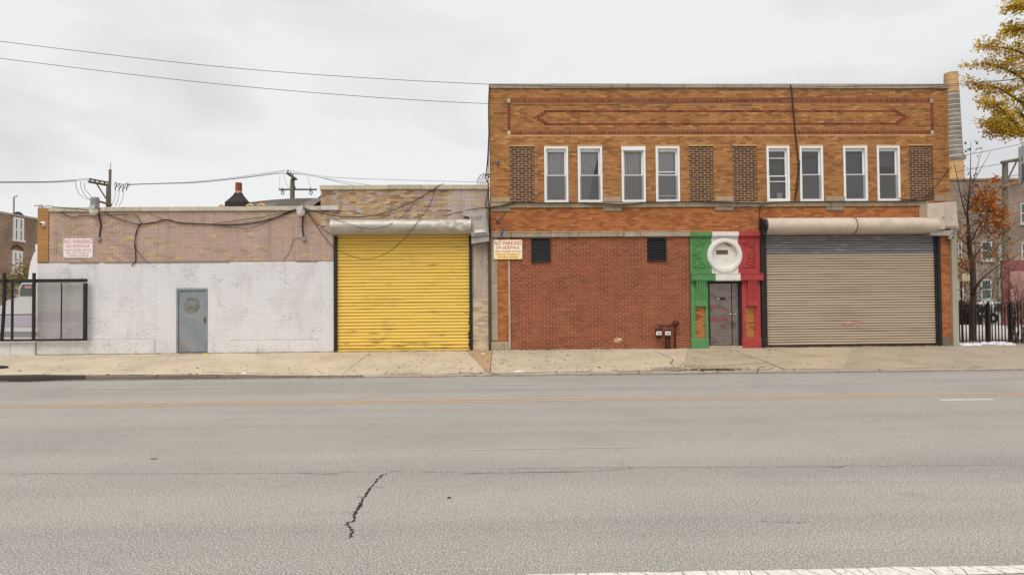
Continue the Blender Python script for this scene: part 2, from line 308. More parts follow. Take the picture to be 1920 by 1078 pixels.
for i in range(len(jw) - 1):
    (a0, a1), (c0, c1) = jw[i], jw[i + 1]; bold = (6, 7, 8); g = .002
    b = MB(); n = 10; m = 8; vs_, fs_ = [], []
    for q in range(m + 1):
        t = q / m; y = .30 + (SY + .004 - .30) * t
        xl = a0 + (a1 - a0) * max(0, y / SY) + (.008 if i in bold else g); xr = c0 + (c1 - c0) * max(0, y / SY) - (.008 if i + 1 in bold else g)
        for r in range(n + 1):
            x = xl + (xr - xl) * r / n
            vs_.append((x, y, swz(x, min(y, 0)) + .004 * math.sin(i * 2.1 + q) * (1 if i % 2 else -1) * (r / n)))
    for q in range(m):
        for r in range(n):
            k = q * (n + 1) + r; fs_.append((k, k + n + 1, k + n + 2, k + 1))
    b.cur = lin(*tones[i]); b.add(vs_, fs_)
    # slab edges
    for side in (0, n):
        for q in range(m):
            k0, k1 = vs_[q * (n + 1) + side], vs_[(q + 1) * (n + 1) + side]
            b.quad(k0, k1, (k1[0], k1[1], k1[2] - .06), (k0[0], k0[1], k0[2] - .06))
    b.build('slab', 'concrete', sidewalk)
kerb = thing('kerb', (0, KY, 0), None, None); kerb['kind'] = 'structure'; del_k = [k for k in ('label', 'category') if k in kerb.keys()]
x = -40.0
kx = [-60, -40, -30, -22, -17.6, -14.6, -12.1, -10.25, -8.5, -7.0, -5.5, -3.4, -1.9, -.6, 1.5, 3.6, 5.6, 7.6, 9.8, 12.2, 14.6, 17.2, 20, 26, 34, 60]
for a, c in zip(kx, kx[1:]):
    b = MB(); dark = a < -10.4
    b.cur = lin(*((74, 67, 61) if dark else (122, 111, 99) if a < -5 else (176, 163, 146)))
    n = 6; v, f = [], []
    for r in range(n + 1):
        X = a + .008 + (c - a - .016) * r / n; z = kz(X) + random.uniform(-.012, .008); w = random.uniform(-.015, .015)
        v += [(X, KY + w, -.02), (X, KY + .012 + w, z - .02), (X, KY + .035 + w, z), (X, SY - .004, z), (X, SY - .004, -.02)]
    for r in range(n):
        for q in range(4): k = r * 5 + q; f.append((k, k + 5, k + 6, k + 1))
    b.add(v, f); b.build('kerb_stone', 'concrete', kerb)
# wet gutter along the left kerb, grime strip where road meets kerb
b = MB()
pts = [(-30 + i * .25) for i in range(250)]
v, f = [], []
for i, X in enumerate(pts):
    w = .16 + .10 * mnoise.noise((X * .9, 3, 0)) + (.16 if X < -11 else 0); v += [(X, KY - .002, .004), (X, KY - w, .004)]
for i in range(len(pts) - 1): f.append((2 * i, 2 * i + 1, 2 * i + 3, 2 * i + 2))
M['grime'] = mat('gutter_grime', lin(120, 110, 102), 0.85, 0, [(5, .4, .66, lin(160, 152, 144), .95), (18, .45, .7, .6, .6)])
b.add(v, f); b.build('gutter_grime', 'grime', road)
M['wet'] = mat('dark_wet_silt', lin(44, 39, 36), 0.35, 0, [(16, .5, .66, lin(92, 76, 66), .7)])
b = MB(); pts = [-22 + i * .12 for i in range(100)]; v, f = [], []
for i, X in enumerate(pts):
    e = max(0, min(1, (-10.6 - X) / 1.5)); w = (.06 + .42 * max(0, .4 + mnoise.noise((X * 1.1, 9, 0)))) * e; v += [(X, KY - .004, .009), (X, KY - .006 - w, .009)]
for i in range(len(pts) - 1): f.append((2 * i, 2 * i + 1, 2 * i + 3, 2 * i + 2))
b.add(v, f); b.build('wet_silt', 'wet', road)
# road markings
def strip(name, y, w, m, x0=-110, x1=110, wob=.0, z=.004, seg=.5, seed=0):
    b = MB(); n = int((x1 - x0) / seg); v, f = [], []
    for i in range(n + 1):
        X = x0 + (x1 - x0) * i / n; j = wob * mnoise.noise((X * .8, seed, 0)); hw = w / 2 * (1 + .3 * mnoise.noise((X * 3, seed + 5, 0)) * (wob > 0)); v += [(X, y + j - hw, z), (X, y + j + hw, z)]
    for i in range(n): f.append((2 * i, 2 * i + 2, 2 * i + 3, 2 * i + 1))
    b.add(v, f); return b.build(name, m, road)
yl = G(960, 750).y
strip('centre_line', yl + .11, .10, 'yellow_line', wob=.012, seed=1); strip('centre_line', yl - .11, .10, 'yellow_line', wob=.012, seed=2)
strip('edge_line', G(1600, 1071).y - .02, .13, 'white_line', x0=G(985, 1076).x, x1=80, wob=.006, seed=3, seg=.2)
ely = G(1600, 1071).y - .02; xe = G(985, 1076).x; rc = random.Random(77)
while xe < 6:                                             # transverse cracks through the thick white line
    b = MB(); v = []; xx = xe; sl_ = rc.uniform(-.05, .02)
    for i in range(7): yy_ = ely + .064 - .128 * i / 6; w = rc.uniform(.0008, .003); o = xx - sl_ * i / 6 * 2 + rc.uniform(-.008, .008); v += [(o - w, yy_, .0068), (o + w, yy_, .0068)]
    b.add(v, [(2 * i, 2 * i + 1, 2 * i + 3, 2 * i + 2) for i in range(6)]); b.build('crack', 'seam', road); xe += rc.uniform(.07, .2)
a, c = G(1762, 750), G(1868, 750); strip('lane_dash', a.y, .10, 'white_line', a.x, c.x, .004, seg=.2)
M['ghost_line'] = mat('ghost_of_line_paint', lin(184, 178, 172), .9, 0, [((2, 14, 1), .40, .54, lin(177, 170, 163), .97)])
strip('worn_lane_line', G(1100, 719).y, .10, 'ghost_line', G(890, 719).x, G(1100, 719).x, .004, seg=.2)
strip('worn_lane_line', G(1700, 711).y, .10, 'faint_line', G(1610, 711).x, G(1830, 711).x, .004, seg=.2)
strip('worn_lane_line', G(300, 727).y, .10, 'ghost_line', G(150, 727).x, G(420, 727).x, .004, seg=.2)
a, c = G(870, 843), G(1215, 842); strip('worn_lane_line', a.y, .035, 'ghost_line', a.x, c.x, .006, seg=.15)
def crack(pxs, w0, seed, k=10, rough=.02, name='crack'):
    pts = crom([G(*q) for q in pxs], k); b = MB(); rnd = random.Random(seed); v, f = [], []
    for i, p in enumerate(pts):
        t = (pts[min(i + 1, len(pts) - 1)] - pts[max(i - 1, 0)]).normalized(); nrm = Vector((-t.y, t.x, 0))
        e = min(1, i / 4, (len(pts) - 1 - i) / 4); w = w0 * e * rnd.uniform(.25, 1.5) + .0008; o = nrm * rnd.uniform(-rough, rough)
        v += [p + o - nrm * w, p + o + nrm * w]
    for i in range(len(pts) - 1): f.append((2 * i, 2 * i + 1, 2 * i + 3, 2 * i + 2))
    b.add([(q[0], q[1], .004) for q in v], f); return b.build(name, 'seam_faint' if name == 'seam' else 'seam', road)
crack([(727, 887), (713, 894), (700, 910), (690, 921), (681, 934), (676, 944), (670, 955), (664, 965), (665, 973), (653, 982), (658, 990), (660, 997), (656, 1004), (659, 1009)], .010, 1, 7, .018)
crack([(676, 943), (679, 946), (674, 950), (671, 955)], .006, 2, 5, .01)
crack([(700, 910), (712, 914), (722, 913)], .002, 21, 5, .006); crack([(681, 934), (672, 931), (664, 933)], .0018, 22, 5, .006); crack([(664, 965), (650, 960), (640, 961)], .0018, 23, 5, .006)
crack([(653, 982), (648, 983), (643, 984)], .003, 3, 4, .006)
crack([(-700, 890), (0, 888), (300, 888), (640, 886), (740, 884), (900, 886), (1090, 884), (1190, 878)], 0.0026, 4, 60, .016, 'seam')
crack([(930, 879), (1200, 876), (1500, 875), (1900, 871), (2600, 866)], 0.0026, 5, 60, .012, 'seam')
crack([(560, 887), (600, 889), (640, 889)], .004, 8, 12, .01, 'seam'); crack([(727, 886), (745, 883), (760, 883)], .004, 9, 8, .01, 'seam')
crack([(868, 889), (900, 887), (930, 886)], .005, 10, 10, .008, 'seam'); crack([(955, 887), (1010, 885), (1090, 884)], .005, 11, 12, .008, 'seam')
crack([(1420, 977), (1470, 979), (1520, 979)], .003, 12, 12, .01, 'seam')
crack([(1550, 874), (1570, 877), (1590, 872)], .004, 13, 8, .01, 'seam')
b = MB(); b.box(-140, -14.35, .31, 70, -.02, .33); struct('yard_pavement', b, 'lot')
b = MB(); b.box(14.85, 140, .31, 90, -.02, .33); struct('lot_pavement', b, 'lot')

# ------------------------------------------------------------------ brickwork
CH, BL, JT = 0.0677, 0.2105, 0.0095
def courses(rects_holes, rect, colfn, y=0.0, proud=.008, ch=CH, bl=BL, jt=JT, off=0.0, z0=None, maxlen=None):
    """lay stretcher courses in rect, cutting round holes; returns bricks (x0,x1,z0,z1,y,proud,colour,full)"""
    X0, X1, Z0, Z1 = rect; res = []; base = BASE if z0 is None else z0
    k = math.ceil((Z0 - base) / ch - .35)
    while base + k * ch < Z1 - ch * .35:
        a = max(base + k * ch + jt / 2, Z0 + jt / 3); c = min(base + (k + 1) * ch - jt / 2, Z1 - jt / 3); mid = (a + c) / 2
        iv = [(X0, X1)]
        for h in rects_holes:
            if h[2] - ch * .45 < mid < h[3] + ch * .45 and h[1] > X0 and h[0] < X1:
                nv = []
                for s, e in iv:
                    if h[0] > s: nv.append((s, min(e, h[0])))
                    if h[1] < e: nv.append((max(s, h[1]), e))
                iv = [q for q in nv if q[1] - q[0] > .02]
        for s, e in iv:
            st = off + (bl / 2 if k % 2 else 0); n = math.floor((s - st) / bl)
            while st + n * bl < e:
                u, w = max(s + jt / 3, st + n * bl + jt / 2), min(e - jt / 3, st + (n + 1) * bl - jt / 2)
                if w - u > .018: res.append((u, w, a, c, y, proud, colfn((u + w) / 2, mid), w - u > bl - jt - .004 and c - a > ch - jt - .004))
                n += 1
        k += 1
    return res
def rowlock(rect, vertical, colfn, y=0.0, proud=.008, ch=CH, jt=.0155):
    X0, X1, Z0, Z1 = rect; res = []; L_ = (Z1 - Z0) if vertical else (X1 - X0); n = round(L_ / ch); s = L_ / n
    for i in range(n):
        r = (X0 + jt / 2, X1 - jt / 2, Z0 + i * s + jt / 2, Z0 + (i + 1) * s - jt / 2) if vertical else (X0 + i * s + jt / 2, X0 + (i + 1) * s - jt / 2, Z0 + jt / 2, Z1 - jt / 2)
        res.append((*r, y, proud, colfn((r[0] + r[1]) / 2, r[2]), False))
    return res
_bm = {}
def lay(bricks, parent, m, nmax=300, name='brick'):
    def key(q):
        d = (Vector(((q[0] + q[1]) / 2, q[4], (q[2] + q[3]) / 2)) - CAM); return -abs(d.y) * (q[1] - q[0]) * (q[3] - q[2]) / d.length ** 3
    full = sorted([q for q in bricks if q[7]], key=key)[:nmax]; fs = set(id(q) for q in full)
    b = MB()
    for q in bricks:
        if id(q) in fs: continue
        b.cur = q[6]; x0, x1, z0, z1, y, p = q[:6]; j = random.uniform(-.0015, .0015); p = p + j
        b.add([(x0, y - p, z0), (x1, y - p, z0), (x1, y - p, z1), (x0, y - p, z1), (x0, y + .004, z0), (x1, y + .004, z0), (x1, y + .004, z1), (x0, y + .004, z1)],
              [(0, 1, 2, 3), (1, 5, 6, 2), (4, 0, 3, 7), (3, 2, 6, 7), (4, 5, 1, 0)])
    b.build('brick_courses', m, parent, kind='stuff')
    pal = {}
    for i, q in enumerate(full):                          # the nearest bricks are objects of their own; alike ones share a mesh
        x0, x1, z0, z1, y, p = q[:6]; kk = (m, round(x1 - x0, 3), round(z1 - z0, 3), round(p, 3), tuple(round(c * 36) for c in q[6]))
        if kk not in _bm:
            bb = MB(); bb.cur = q[6]; w, h = (x1 - x0) / 2, z1 - z0; bb.bbox(-w, w, -p, .004, 0, h, .0012); _bm[kk] = bb.mesh(name, m)
        link(name, _bm[kk], ((x0 + x1) / 2, y + random.uniform(-.001, .001), z0), parent)
def wallmesh(b, rect, holes, y, zone, depth=.25, cut=()):
    X0, X1, Z0, Z1 = rect
    xs = sorted({X0, X1, *[min(max(v, X0), X1) for h in holes for v in h[:2]], *[min(max(v, X0), X1) for h in cut for v in h[:2]]})
    zs = sorted({Z0, Z1, *[min(max(v, Z0), Z1) for h in holes for v in h[2:4]], *[min(max(v, Z0), Z1) for h in cut for v in h[2:4]]})
    for a, c in zip(xs, xs[1:]):
        for p, q in zip(zs, zs[1:]):
            mx_, mz = (a + c) / 2, (p + q) / 2
            if any(h[0] < mx_ < h[1] and h[2] < mz < h[3] for h in holes): continue
            b.cur = zone(mx_, mz); b.quad((a, y, p), (c, y, p), (c, y, q), (a, y, q))
    for h in holes:
        x0, x1, z0, z1 = h[:4]; d = h[4] if len(h) > 4 else depth; b.cur = h[5] if len(h) > 5 else zone(x0 - .05, (z0 + z1) / 2); e = y + d
        b.quad((x0, y, z0), (x0, y, z1), (x0, e, z1), (x0, e, z0)); b.quad((x1, y, z0), (x1, e, z0), (x1, e, z1), (x1, y, z1))
        b.quad((x0, y, z1), (x1, y, z1), (x1, e, z1), (x0, e, z1)); b.quad((x0, y, z0), (x0, e, z0), (x1, e, z0), (x1, y, z0))
        if len(h) < 6: b.cur = zone((x0 + x1) / 2, (z0 + z1) / 2)
        b.quad((x0, e, z0), (x1, e, z0), (x1, e, z1), (x0, e, z1))
def shell(b, rect, y, D, roofz):                          # the other three walls and a flat roof
    X0, X1, Z0, Z1 = rect
    b.quad((X0, y, Z0), (X0, y, Z1), (X0, y + D, Z1), (X0, y + D, Z0)); b.quad((X1, y, Z0), (X1, y + D, Z0), (X1, y + D, Z1), (X1, y, Z1))
    b.quad((X0, y + D, Z0), (X0, y + D, Z1), (X1, y + D, Z1), (X1, y + D, Z0))

def shutter(parent, rect, n, y, m, h_m=None, top_n=0, top_m=None, sag=0.0, amp=.026):
    X0, X1, Z0, Z1 = rect; h = (Z1 - Z0) / n
    b = MB(); b.box(X0, X1, y + .03, y + .05, Z0, Z1); sh = b.build('roller_shutter', 'groove_shade', parent)  # dark backing sheet: shade between the slats is put into its colour
    prof = [(.008, .01), (-.003, .07), (-amp * .7, .24), (-amp, .48), (-amp * .75, .72), (-.004, .90), (.008, .965)]
    me = {}
    for i in range(n):
        k = m if i < n - top_n else top_m
        vi = (k, i % 6)
        if vi not in me:
            bb = MB(); W = (X1 - X0) / 2 - .004; v, f = [], []; ns = 24
            for r in range(ns + 1):
                x = -W + 2 * W * r / ns
                for (yy, zz) in prof: v.append((x, yy + .004 * mnoise.noise((x * .9, i * 3.1, 0)), zz * h + .006 * mnoise.noise((x * .7, i * 1.7, 5))))
            q = len(prof)
            for r in range(ns):
                for j in range(q - 1): f.append((r * q + j, (r + 1) * q + j, (r + 1) * q + j + 1, r * q + j + 1))
            bb.add(v, f); me[vi] = bb.mesh('slat', k, smooth=True)
        so = link('slat', me[vi], ((X0 + X1) / 2, y + random.uniform(-.004, .004), Z0 + i * h), sh); so.rotation_euler = (random.uniform(-.05, .05), random.uniform(-.0012, .0012) - sag * max(0, 1 - i / 14), 0)
    return sh

# ================================================================== TWO-STOREY BUILDING
B2 = RC(918.5, 160, 1782, 657)                             # x0 x1 z0 z1
BX0, BX1, BTOP = B2[0], B2[1], P(1340, 160).z
b2 = thing('two_storey_building', ((BX0 + BX1) / 2, 0, BASE), 'two-storey tan brick building with white windows, red brick infill and tricolour doorway', 'building')
WINP = [(1020, 276, 1066, 381), (1083, 275.5, 1130, 380), (1165, 274.5, 1211, 379.5), (1229, 274, 1275, 379), (1437, 273.5, 1481, 378), (1499, 273, 1544, 377.5), (1581, 272.5, 1627, 377), (1644, 272, 1688, 376.5)]
FILP = [(956, 277, 1002.5, 380), (1292, 272.5, 1338, 378.5), (1374, 272.5, 1419.5, 378.5), (1703.5, 270.5, 1750, 374)]
zt, zb = P(1340, 274).z, P(1340, 378.5).z
WIN = [(RC(*w)[0], RC(*w)[1], zb, zt) for w in WINP]; FIL = [(RC(*w)[0], RC(*w)[1], zb, zt) for w in FILP]
INF = RC(954.5, 444, 1293.5, 656); INF = (INF[0], INF[1], BASE - .05, INF[3])
SHB = RC(1434, 437, 1755, 651); SHB = (SHB[0] - .1, SHB[1] + .06, BASE - .02, SHB[3] + .25)
POR = RC(1293.5, 435, 1426, 654); POR = (POR[0], POR[1], BASE - .05, POR[3])
VEN = [RC(996, 447, 1032, 492), RC(1213, 446, 1249, 489.5)]
PIL = RC(933, 444, 954, 641)
tan, tand, tanl = lin(186, 130, 75), lin(154, 105, 62), lin(202, 146, 84)
orange, dorange = lin(192, 120, 64), lin(164, 98, 54)
redb, redd = lin(156, 85, 56), lin(142, 75, 50)
frieze = lin(146, 74, 50); brown, brownl = lin(92, 66, 50), lin(112, 80, 60)
belt0, belt1 = P(1340, 388.5).z, P(1340, 379).z
zr1, zr0 = P(1340, 253).z, P(1340, 275).z
def c_up(x, z):
    r = random.random(); t = mnoise.noise((x * .6, z * 2.2, 1.0)); t2 = mnoise.noise((x * .25, z * 1.2, 7.0))
    c = tan
    if r < .10 + .12 * max(0, t): c = tand
    elif r < .3 + .12 * t2: c = lin(170, 112, 60)
    elif r > .90: c = tanl
    return jit(c, .10)
def c_or(x, z):
    r = random.random(); c = dorange if r < .2 else (lin(178, 104, 56) if r < .45 else (lin(198, 126, 78) if r > .9 else orange))
    return jit(c, .10)
def c_red(x, z):
    r = random.random(); c = redd if r < .16 else (lin(164, 93, 63) if r > .82 else redb); return jit(c, .09)
def c_fri(x, z): return jit(frieze if random.random() > .2 else lin(116, 58, 42), .14)
def c_bro(x, z): return jit(brownl if random.random() < .3 else brown, .14)
# frieze: red rowlock frame, stretched hexagon
fx0, fx1 = P(957.5, 220).x, P(1744, 220).x
ft0, ft1, fb0, fb1 = P(1340, 193).z, P(1340, 185).z, P(1340, 252.5).z, P(1340, 245.5).z
fl = (P(951, 220).x, fx0, fb1, ft0); fr = (fx1, P(1750.5, 220).x, fb1, ft0)
bands = [(fx0, fx1, ft0, ft1), (fx0, fx1, fb0, fb1), fl, fr]
corners = [(fl[0], fl[1], ft0, ft1), (fl[0], fl[1], fb0, fb1), (fr[0], fr[1], ft0, ft1), (fr[0], fr[1], fb0, fb1)]
ledge = RC(921.5, 436, 1293.5, 444.5)
hexx0, hexx1 = P(1002, 219).x, P(1702, 214).x; hexzc = P(1340, 219.5).z
kc = round((hexzc - BASE) / CH - .5)
def c_upper(x, z):
    k = math.floor((z - BASE) / CH) - kc; a = abs(k)
    if a <= 3:
        e = .10 + a * .115
        if a == 3 and hexx0 + e - .12 < x < hexx1 - e + .12: return c_fri(x, z)
        if a < 3 and (abs(x - (hexx0 + e)) < .12 or abs(x - (hexx1 - e)) < .12): return c_fri(x, z)
    return c_up(x, z)
copz = P(1340, 167).z
upper = (BX0, BX1, belt1, copz); lower = (BX0, BX1, BASE - .05, belt0)
allb = []
holes_u = WIN + FIL + bands + corners
blocks_up = [RC(921, 371, 956.5, 380), RC(1130.5, 370, 1165, 379.5), RC(1340, 368.5, 1375, 378), RC(1547, 369, 1583, 378), RC(1750, 366, 1786, 378)]
blocks_dn = [RC(921, 388, 957, 397), RC(1131, 387, 1166, 396), RC(1340, 386.5, 1375, 395), RC(1548, 386, 1582, 395)]
allb += courses(holes_u + blocks_up, upper, c_upper, off=.03)
for r in bands[:2]: allb += rowlock(r, False, c_fri)
for r in bands[2:]: allb += rowlock(r, True, c_fri)
for r in FIL: allb += courses([], r, c_bro, y=.035, proud=.010, jt=.021, off=r[0] + .04, ch=.0745, bl=.232, z0=r[2])
stone_l = RC(921.5, 444, 933, 656)
plinth_r = RC(1760, 632, 1781, 647)
holes_l = [INF, SHB, POR, ledge, stone_l, RC(921, 640, 954, 660)] + blocks_dn + [RC(1758, 632, 1783, 660)]
allb += courses(holes_l, lower, c_or, off=.07)
RB = courses(VEN + [RC(1152, 633, 1163, 638)], (INF[0], INF[1], BASE - .02, INF[3]), c_red, y=.02, proud=.010, jt=.0155, off=INF[0] + .02, ch=.0705, bl=.2155)
sl = []
for v_ in VEN: sl += rowlock((v_[0] - .03, v_[1] + .03, v_[2] - .10, v_[2] - .005), False, c_red, y=.018, proud=.010, jt=.012)
RB += sl
wb = RC(1157, 634, 1166, 638.5); RB.append((wb[0], wb[1], wb[2], wb[3], .015, .012, lin(214, 196, 176), False))
def zone2(x, z):
    if INF[0] <= x <= INF[1] and z < INF[3]: return lin(210, 160, 122)
    for r in FIL:
        if r[0] - .01 <= x <= r[1] + .01 and r[2] <= z <= r[3] + .01: return lin(214, 176, 134)
    if any(r[0] < x < r[1] and r[2] < z < r[3] for r in bands): return lin(186, 134, 92)
    if z > zr1: return lin(166, 116, 72)
    if z > zr0: return lin(214, 168, 112)
    if z > belt1: return lin(178, 126, 74)
    return lin(184, 118, 72)
b = MB()
wh = [(*w, .9, lin(96, 92, 92)) for w in WIN] + [(*f_, .035) for f_ in FIL] + [(*INF, .02), (*SHB, .22), (*POR, .35)]
wallmesh(b, (BX0, BX1, BASE - .06, copz), wh, 0.0, zone2, cut=[(BX0, BX1, zr0, zr1), (BX0, BX1, belt0, belt1)] + bands)
b.cur = lin(150, 110, 84); shell(b, (BX0, BX1, BASE - .06, copz), 0, 17, copz)
wall2 = b.build('wall', 'mortar', b2)
b = MB(); b.quad((BX0, .3, copz - .5), (BX1, .3, copz - .5), (BX1, 17, copz - .9), (BX0, 17, copz - .9)); b.quad((BX0, .3, copz - .5), (BX0, .3, copz), (BX1, .3, copz), (BX1, .3, copz - .5)); b.quad((BX0, .0, copz), (BX1, .0, copz), (BX1, .3, copz), (BX0, .3, copz))
b.build('roof', 'roofing', b2)
lay(allb + RB, wall2, 'brick', 300)
def stones(name, px0, px1, z0, z1, y0, y1, parent, c, m='stone', n=10, seedw=.3, cut=None, bev=.008):
    xs = [px0 + (px1 - px0) * (i + random.uniform(-seedw, seedw) * (0 < i < n)) / n for i in range(n + 1)] if cut is None else cut
    for a, e in zip(xs, xs[1:]):
        b = MB(); b.cur = jit(lin(*c), .10, .02); dz = random.uniform(-.004, .004); b.bbox(a + .003, e - .003, y0 + random.uniform(-.004, .004), y1, z0 + dz, z1 + dz, bev); b.build(name, m, parent)
stones('coping_stone', BX0 - .01, BX1 + .03, copz, BTOP + .03, -.05, .36, b2, (166, 154, 138), 'coping', 14)
stones('belt_stone', BX0 + .02, P(1738, 384).x, belt0, belt1, -.055, .02, b2, (168, 150, 124), 'stone', 22, .4)
for r in blocks_up: stones('stone_block', r[0], r[1], r[2] + .004, r[3], -.05, .02, b2, (178, 154, 122), n=1)
for r in blocks_dn: stones('stone_block', r[0], r[1], r[2], belt0 - .003, -.045, .02, b2, (158, 142, 120), n=1)
for r in corners: stones('corner_stone', r[0], r[1], r[2], r[3], -.012, .02, b2, (196, 180, 156), n=1, bev=.004)
stones('ledge_stone', ledge[0], ledge[1], ledge[2], ledge[3], -.075, .02, b2, (172, 158, 136), n=9)
b = MB(); b.cur = lin(196, 180, 156); b.box(ledge[0], ledge[1], -.085, .01, ledge[3] + .002, ledge[3] + .025); b.build('ledge_cap', 'stone', b2)
zz = [BASE + .30, BASE + 1.15, BASE + 2.1, stone_l[3]]
for a, e in zip(zz, zz[1:]):
    b = MB(); b.cur = jit(lin(172, 156, 132), .06, .01); b.bbox(stone_l[0], stone_l[1], -.03, .02, a + .003, e - .003, .006); b.build('stone_strip', 'stone', b2)
r = RC(921, 641, 954, 660); b = MB(); b.cur = lin(176, 158, 132); b.bbox(r[0], r[1], -.05, .02, BASE - .05, r[3], .012); b.build('plinth_stone', 'stone', b2)
b = MB(); b.cur = lin(134, 122, 108); b.bbox(P(1758, 640).x, P(1781, 640).x, -.04, .02, BASE - .05, plinth_r[3], .012); b.build('plinth_stone', 'stone', b2)
b = MB(); b.cur = lin(196, 182, 164); b.box(INF[0] - .02, INF[0] + .035, -.015, .02, BASE, INF[3] - .03); b.build('edge_strip', 'stone', b2)
# louvred vents
for v_ in VEN:
    b = MB(); x0, x1, z0, z1 = v_; w = .03
    b.box(x0, x0 + w, -.03, .04, z0, z1); b.box(x1 - w, x1, -.03, .04, z0, z1); b.box(x0 + w, x1 - w, -.03, .04, z0, z0 + w); b.box(x0 + w, x1 - w, -.03, .04, z1 - w, z1); b.box(x0 + w, x1 - w, .015, .019, z0 + w, z1 - w)
    ve = b.build('louvre_vent', 'vent', b2); n = 12
    bb = MB(); W = (x1 - x0) / 2 - w; h = (z1 - z0 - 2 * w) / n
    bb.add([(-W, -.026, 0), (W, -.026, 0), (W, .012, h * .95), (-W, .012, h * .95), (-W, -.02, 0), (W, -.02, 0), (W, .014, h * .9), (-W, .014, h * .9)], [(0, 1, 2, 3), (4, 7, 6, 5), (0, 4, 5, 1)])
    me = bb.mesh('louvre', 'vent')
    for i in range(n): link('louvre', me, ((x0 + x1) / 2, 0, z0 + w + i * h), ve)
# windows
def window(rect, i):
    x0, x1, z0, z1 = rect; x0 += .008; x1 -= .008; z1 -= .01; b = MB(); cw = .068
    for q in [(x0, x0 + cw, -.02, .10, z0, z1), (x1 - cw, x1, -.02, .10, z0, z1), (x0 + cw, x1 - cw, -.016, .10, z1 - cw, z1), (x0 + cw, x1 - cw, -.022, .10, z0, z0 + .06)]: b.bbox(*q, .006)
    if i == 2: b.box(x0 - .01, x1 + .005, -.035, -.02, z1 - .13, z1 - .005)
    w = b.build('window', 'white_frame', b2)
    a, c, lo, hi = x0 + cw, x1 - cw, z0 + .06, z1 - cw; sw = .045; mid = lo + (hi - lo) * (.485 if i not in (4,) else .46)
    for nm, p, q, yy in (('sash', mid - .012, hi, .075), ('sash', lo, mid + .02, .045)):
        b = MB(); t = .085 if nm == 'sash' and yy > .06 else .03
        b.box(a + .002, a + sw, yy, yy + .03, p, q); b.box(c - sw, c - .002, yy, yy + .03, p, q)
        b.box(a + sw, c - sw, yy, yy + .03, q - (t if yy > .06 else .032), q); b.box(a + sw, c - sw, yy, yy + .03, p, p + .035)
        if i == 3: z_ = mid + .10 if yy > .06 else lo + .13; b.box(a + sw, c - sw, yy + .001, yy + .028, z_, z_ + .025)
        if i == 4: z_ = hi - .31 if yy > .06 else mid - .18; b.box(a + sw, c - sw, yy + .001, yy + .028, z_, z_ + .022)
        b.build('sash', 'white_frame', w)
        b = MB(); b.quad((a + sw, yy + .014, p + .02), (c - sw, yy + .014, p + .02), (c - sw, yy + .014, q - .02), (a + sw, yy + .014, q - .02)); b.build('pane', 'glass', w)
    def folds(zlo, zhi, xl, xr, amp, fr, slope=None):
        n = 48; m = 10; v, f = [], []
        for q in range(m + 1):
            for r in range(n + 1):
                X = xl + (xr - xl) * r / n; Z = zlo + (zhi - zlo) * q / m
                if slope: X = xl + (xr - (1 - q / m) ** .8 * slope - xl) * r / n
                v.append((X, .20 + 1.7 * amp * math.sin(r / n * fr + .6 * math.sin(q * .5)) + .3 * amp * math.sin(r / n * fr * 2.3), Z))
        for q in range(m):
            for r in range(n): k = q * (n + 1) + r; f.append((k, k + 1, k + n + 2, k + n + 1))
        return MB().add(v, f)
    if i < 4:
        folds(lo - .02, hi + .02, a - .05, c + .05, .018, 42 + 6 * i, .42 if i == 1 else None).build('curtain', 'curtain', w, True)
    else:
        n = 46; b = MB()
        for q in range(n):
            if q < {4: 0, 5: 0, 6: 8, 7: 30}[i]: continue
            Z = lo + (hi - lo) * q / n; b.quad((a, .16, Z), (c, .16, Z), (c, .182, Z + .030), (a, .182, Z + .030))
        b.build('blind', 'blind', w)
    if i != 4:                                            # insect screen over the lower sash
        b = MB(); e = .013; n = 26
        b.quad((a, .03, lo), (c, .03, lo), (c, .03, mid), (a, .03, mid)); b.build('insect_screen', 'mesh_screen', w)
    if i == 4:
        b = MB(); r = RC(1459, 361, 1469, 372); b.box(r[0], r[1], .09, .13, r[2], r[3]); b.build('paper_box', 'plastic_white', w)
    if i == 0:
        b = MB(); p = P(1047, 371); b.tube([p + Vector((-.07, .13, -.03)), p + Vector((.02, .13, .05))], .03, 8); b.tube([p + Vector((.03, .13, -.03)), p + Vector((.10, .13, .04))], .025, 8); b.build('sill_clutter', 'plank', w)
def screenmat():
    m = bpy.data.materials.new('insect_screen_mesh'); m.use_nodes = True; t = m.node_tree; n = t.nodes; n.clear(); k = t.links.new
    o = n.new('ShaderNodeOutputMaterial'); d = n.new('ShaderNodeBsdfDiffuse'); d.inputs[0].default_value = (*lin(120, 120, 122), 1)
    tr = n.new('ShaderNodeBsdfTransparent'); x = n.new('ShaderNodeMixShader'); x.inputs[0].default_value = .45
    k(tr.outputs[0], x.inputs[1]); k(d.outputs[0], x.inputs[2]); k(x.outputs[0], o.inputs['Surface']); return m
M['mesh_screen'] = screenmat()
for i, w_ in enumerate(WIN): window(w_, i)

# ---- tricolour doorway
gx = [P(1293.5, 480).x, P(1334, 480).x, P(1383.5, 480).x, P(1425.5, 480).x]
zc1, zc0 = P(1358, 435).z, P(1358, 444).z; zl1, zl0 = P(1358, 513).z, P(1358, 527).z
b = MB()
cols3 = ['green', 'white_paint', 'red']
RX, RZ = P(1358, 479).x, P(1358, 479).z; RO, RI = .555, .40
for k in range(3):
    b.m = k
    b.box(gx[k], gx[k + 1], -.11, .05, zc0 + .02, zc1); b.box(gx[k], gx[k + 1], -.075, .05, zc0 - .02, zc0 + .02)
surround = b.build('door_surround', cols3, b2)
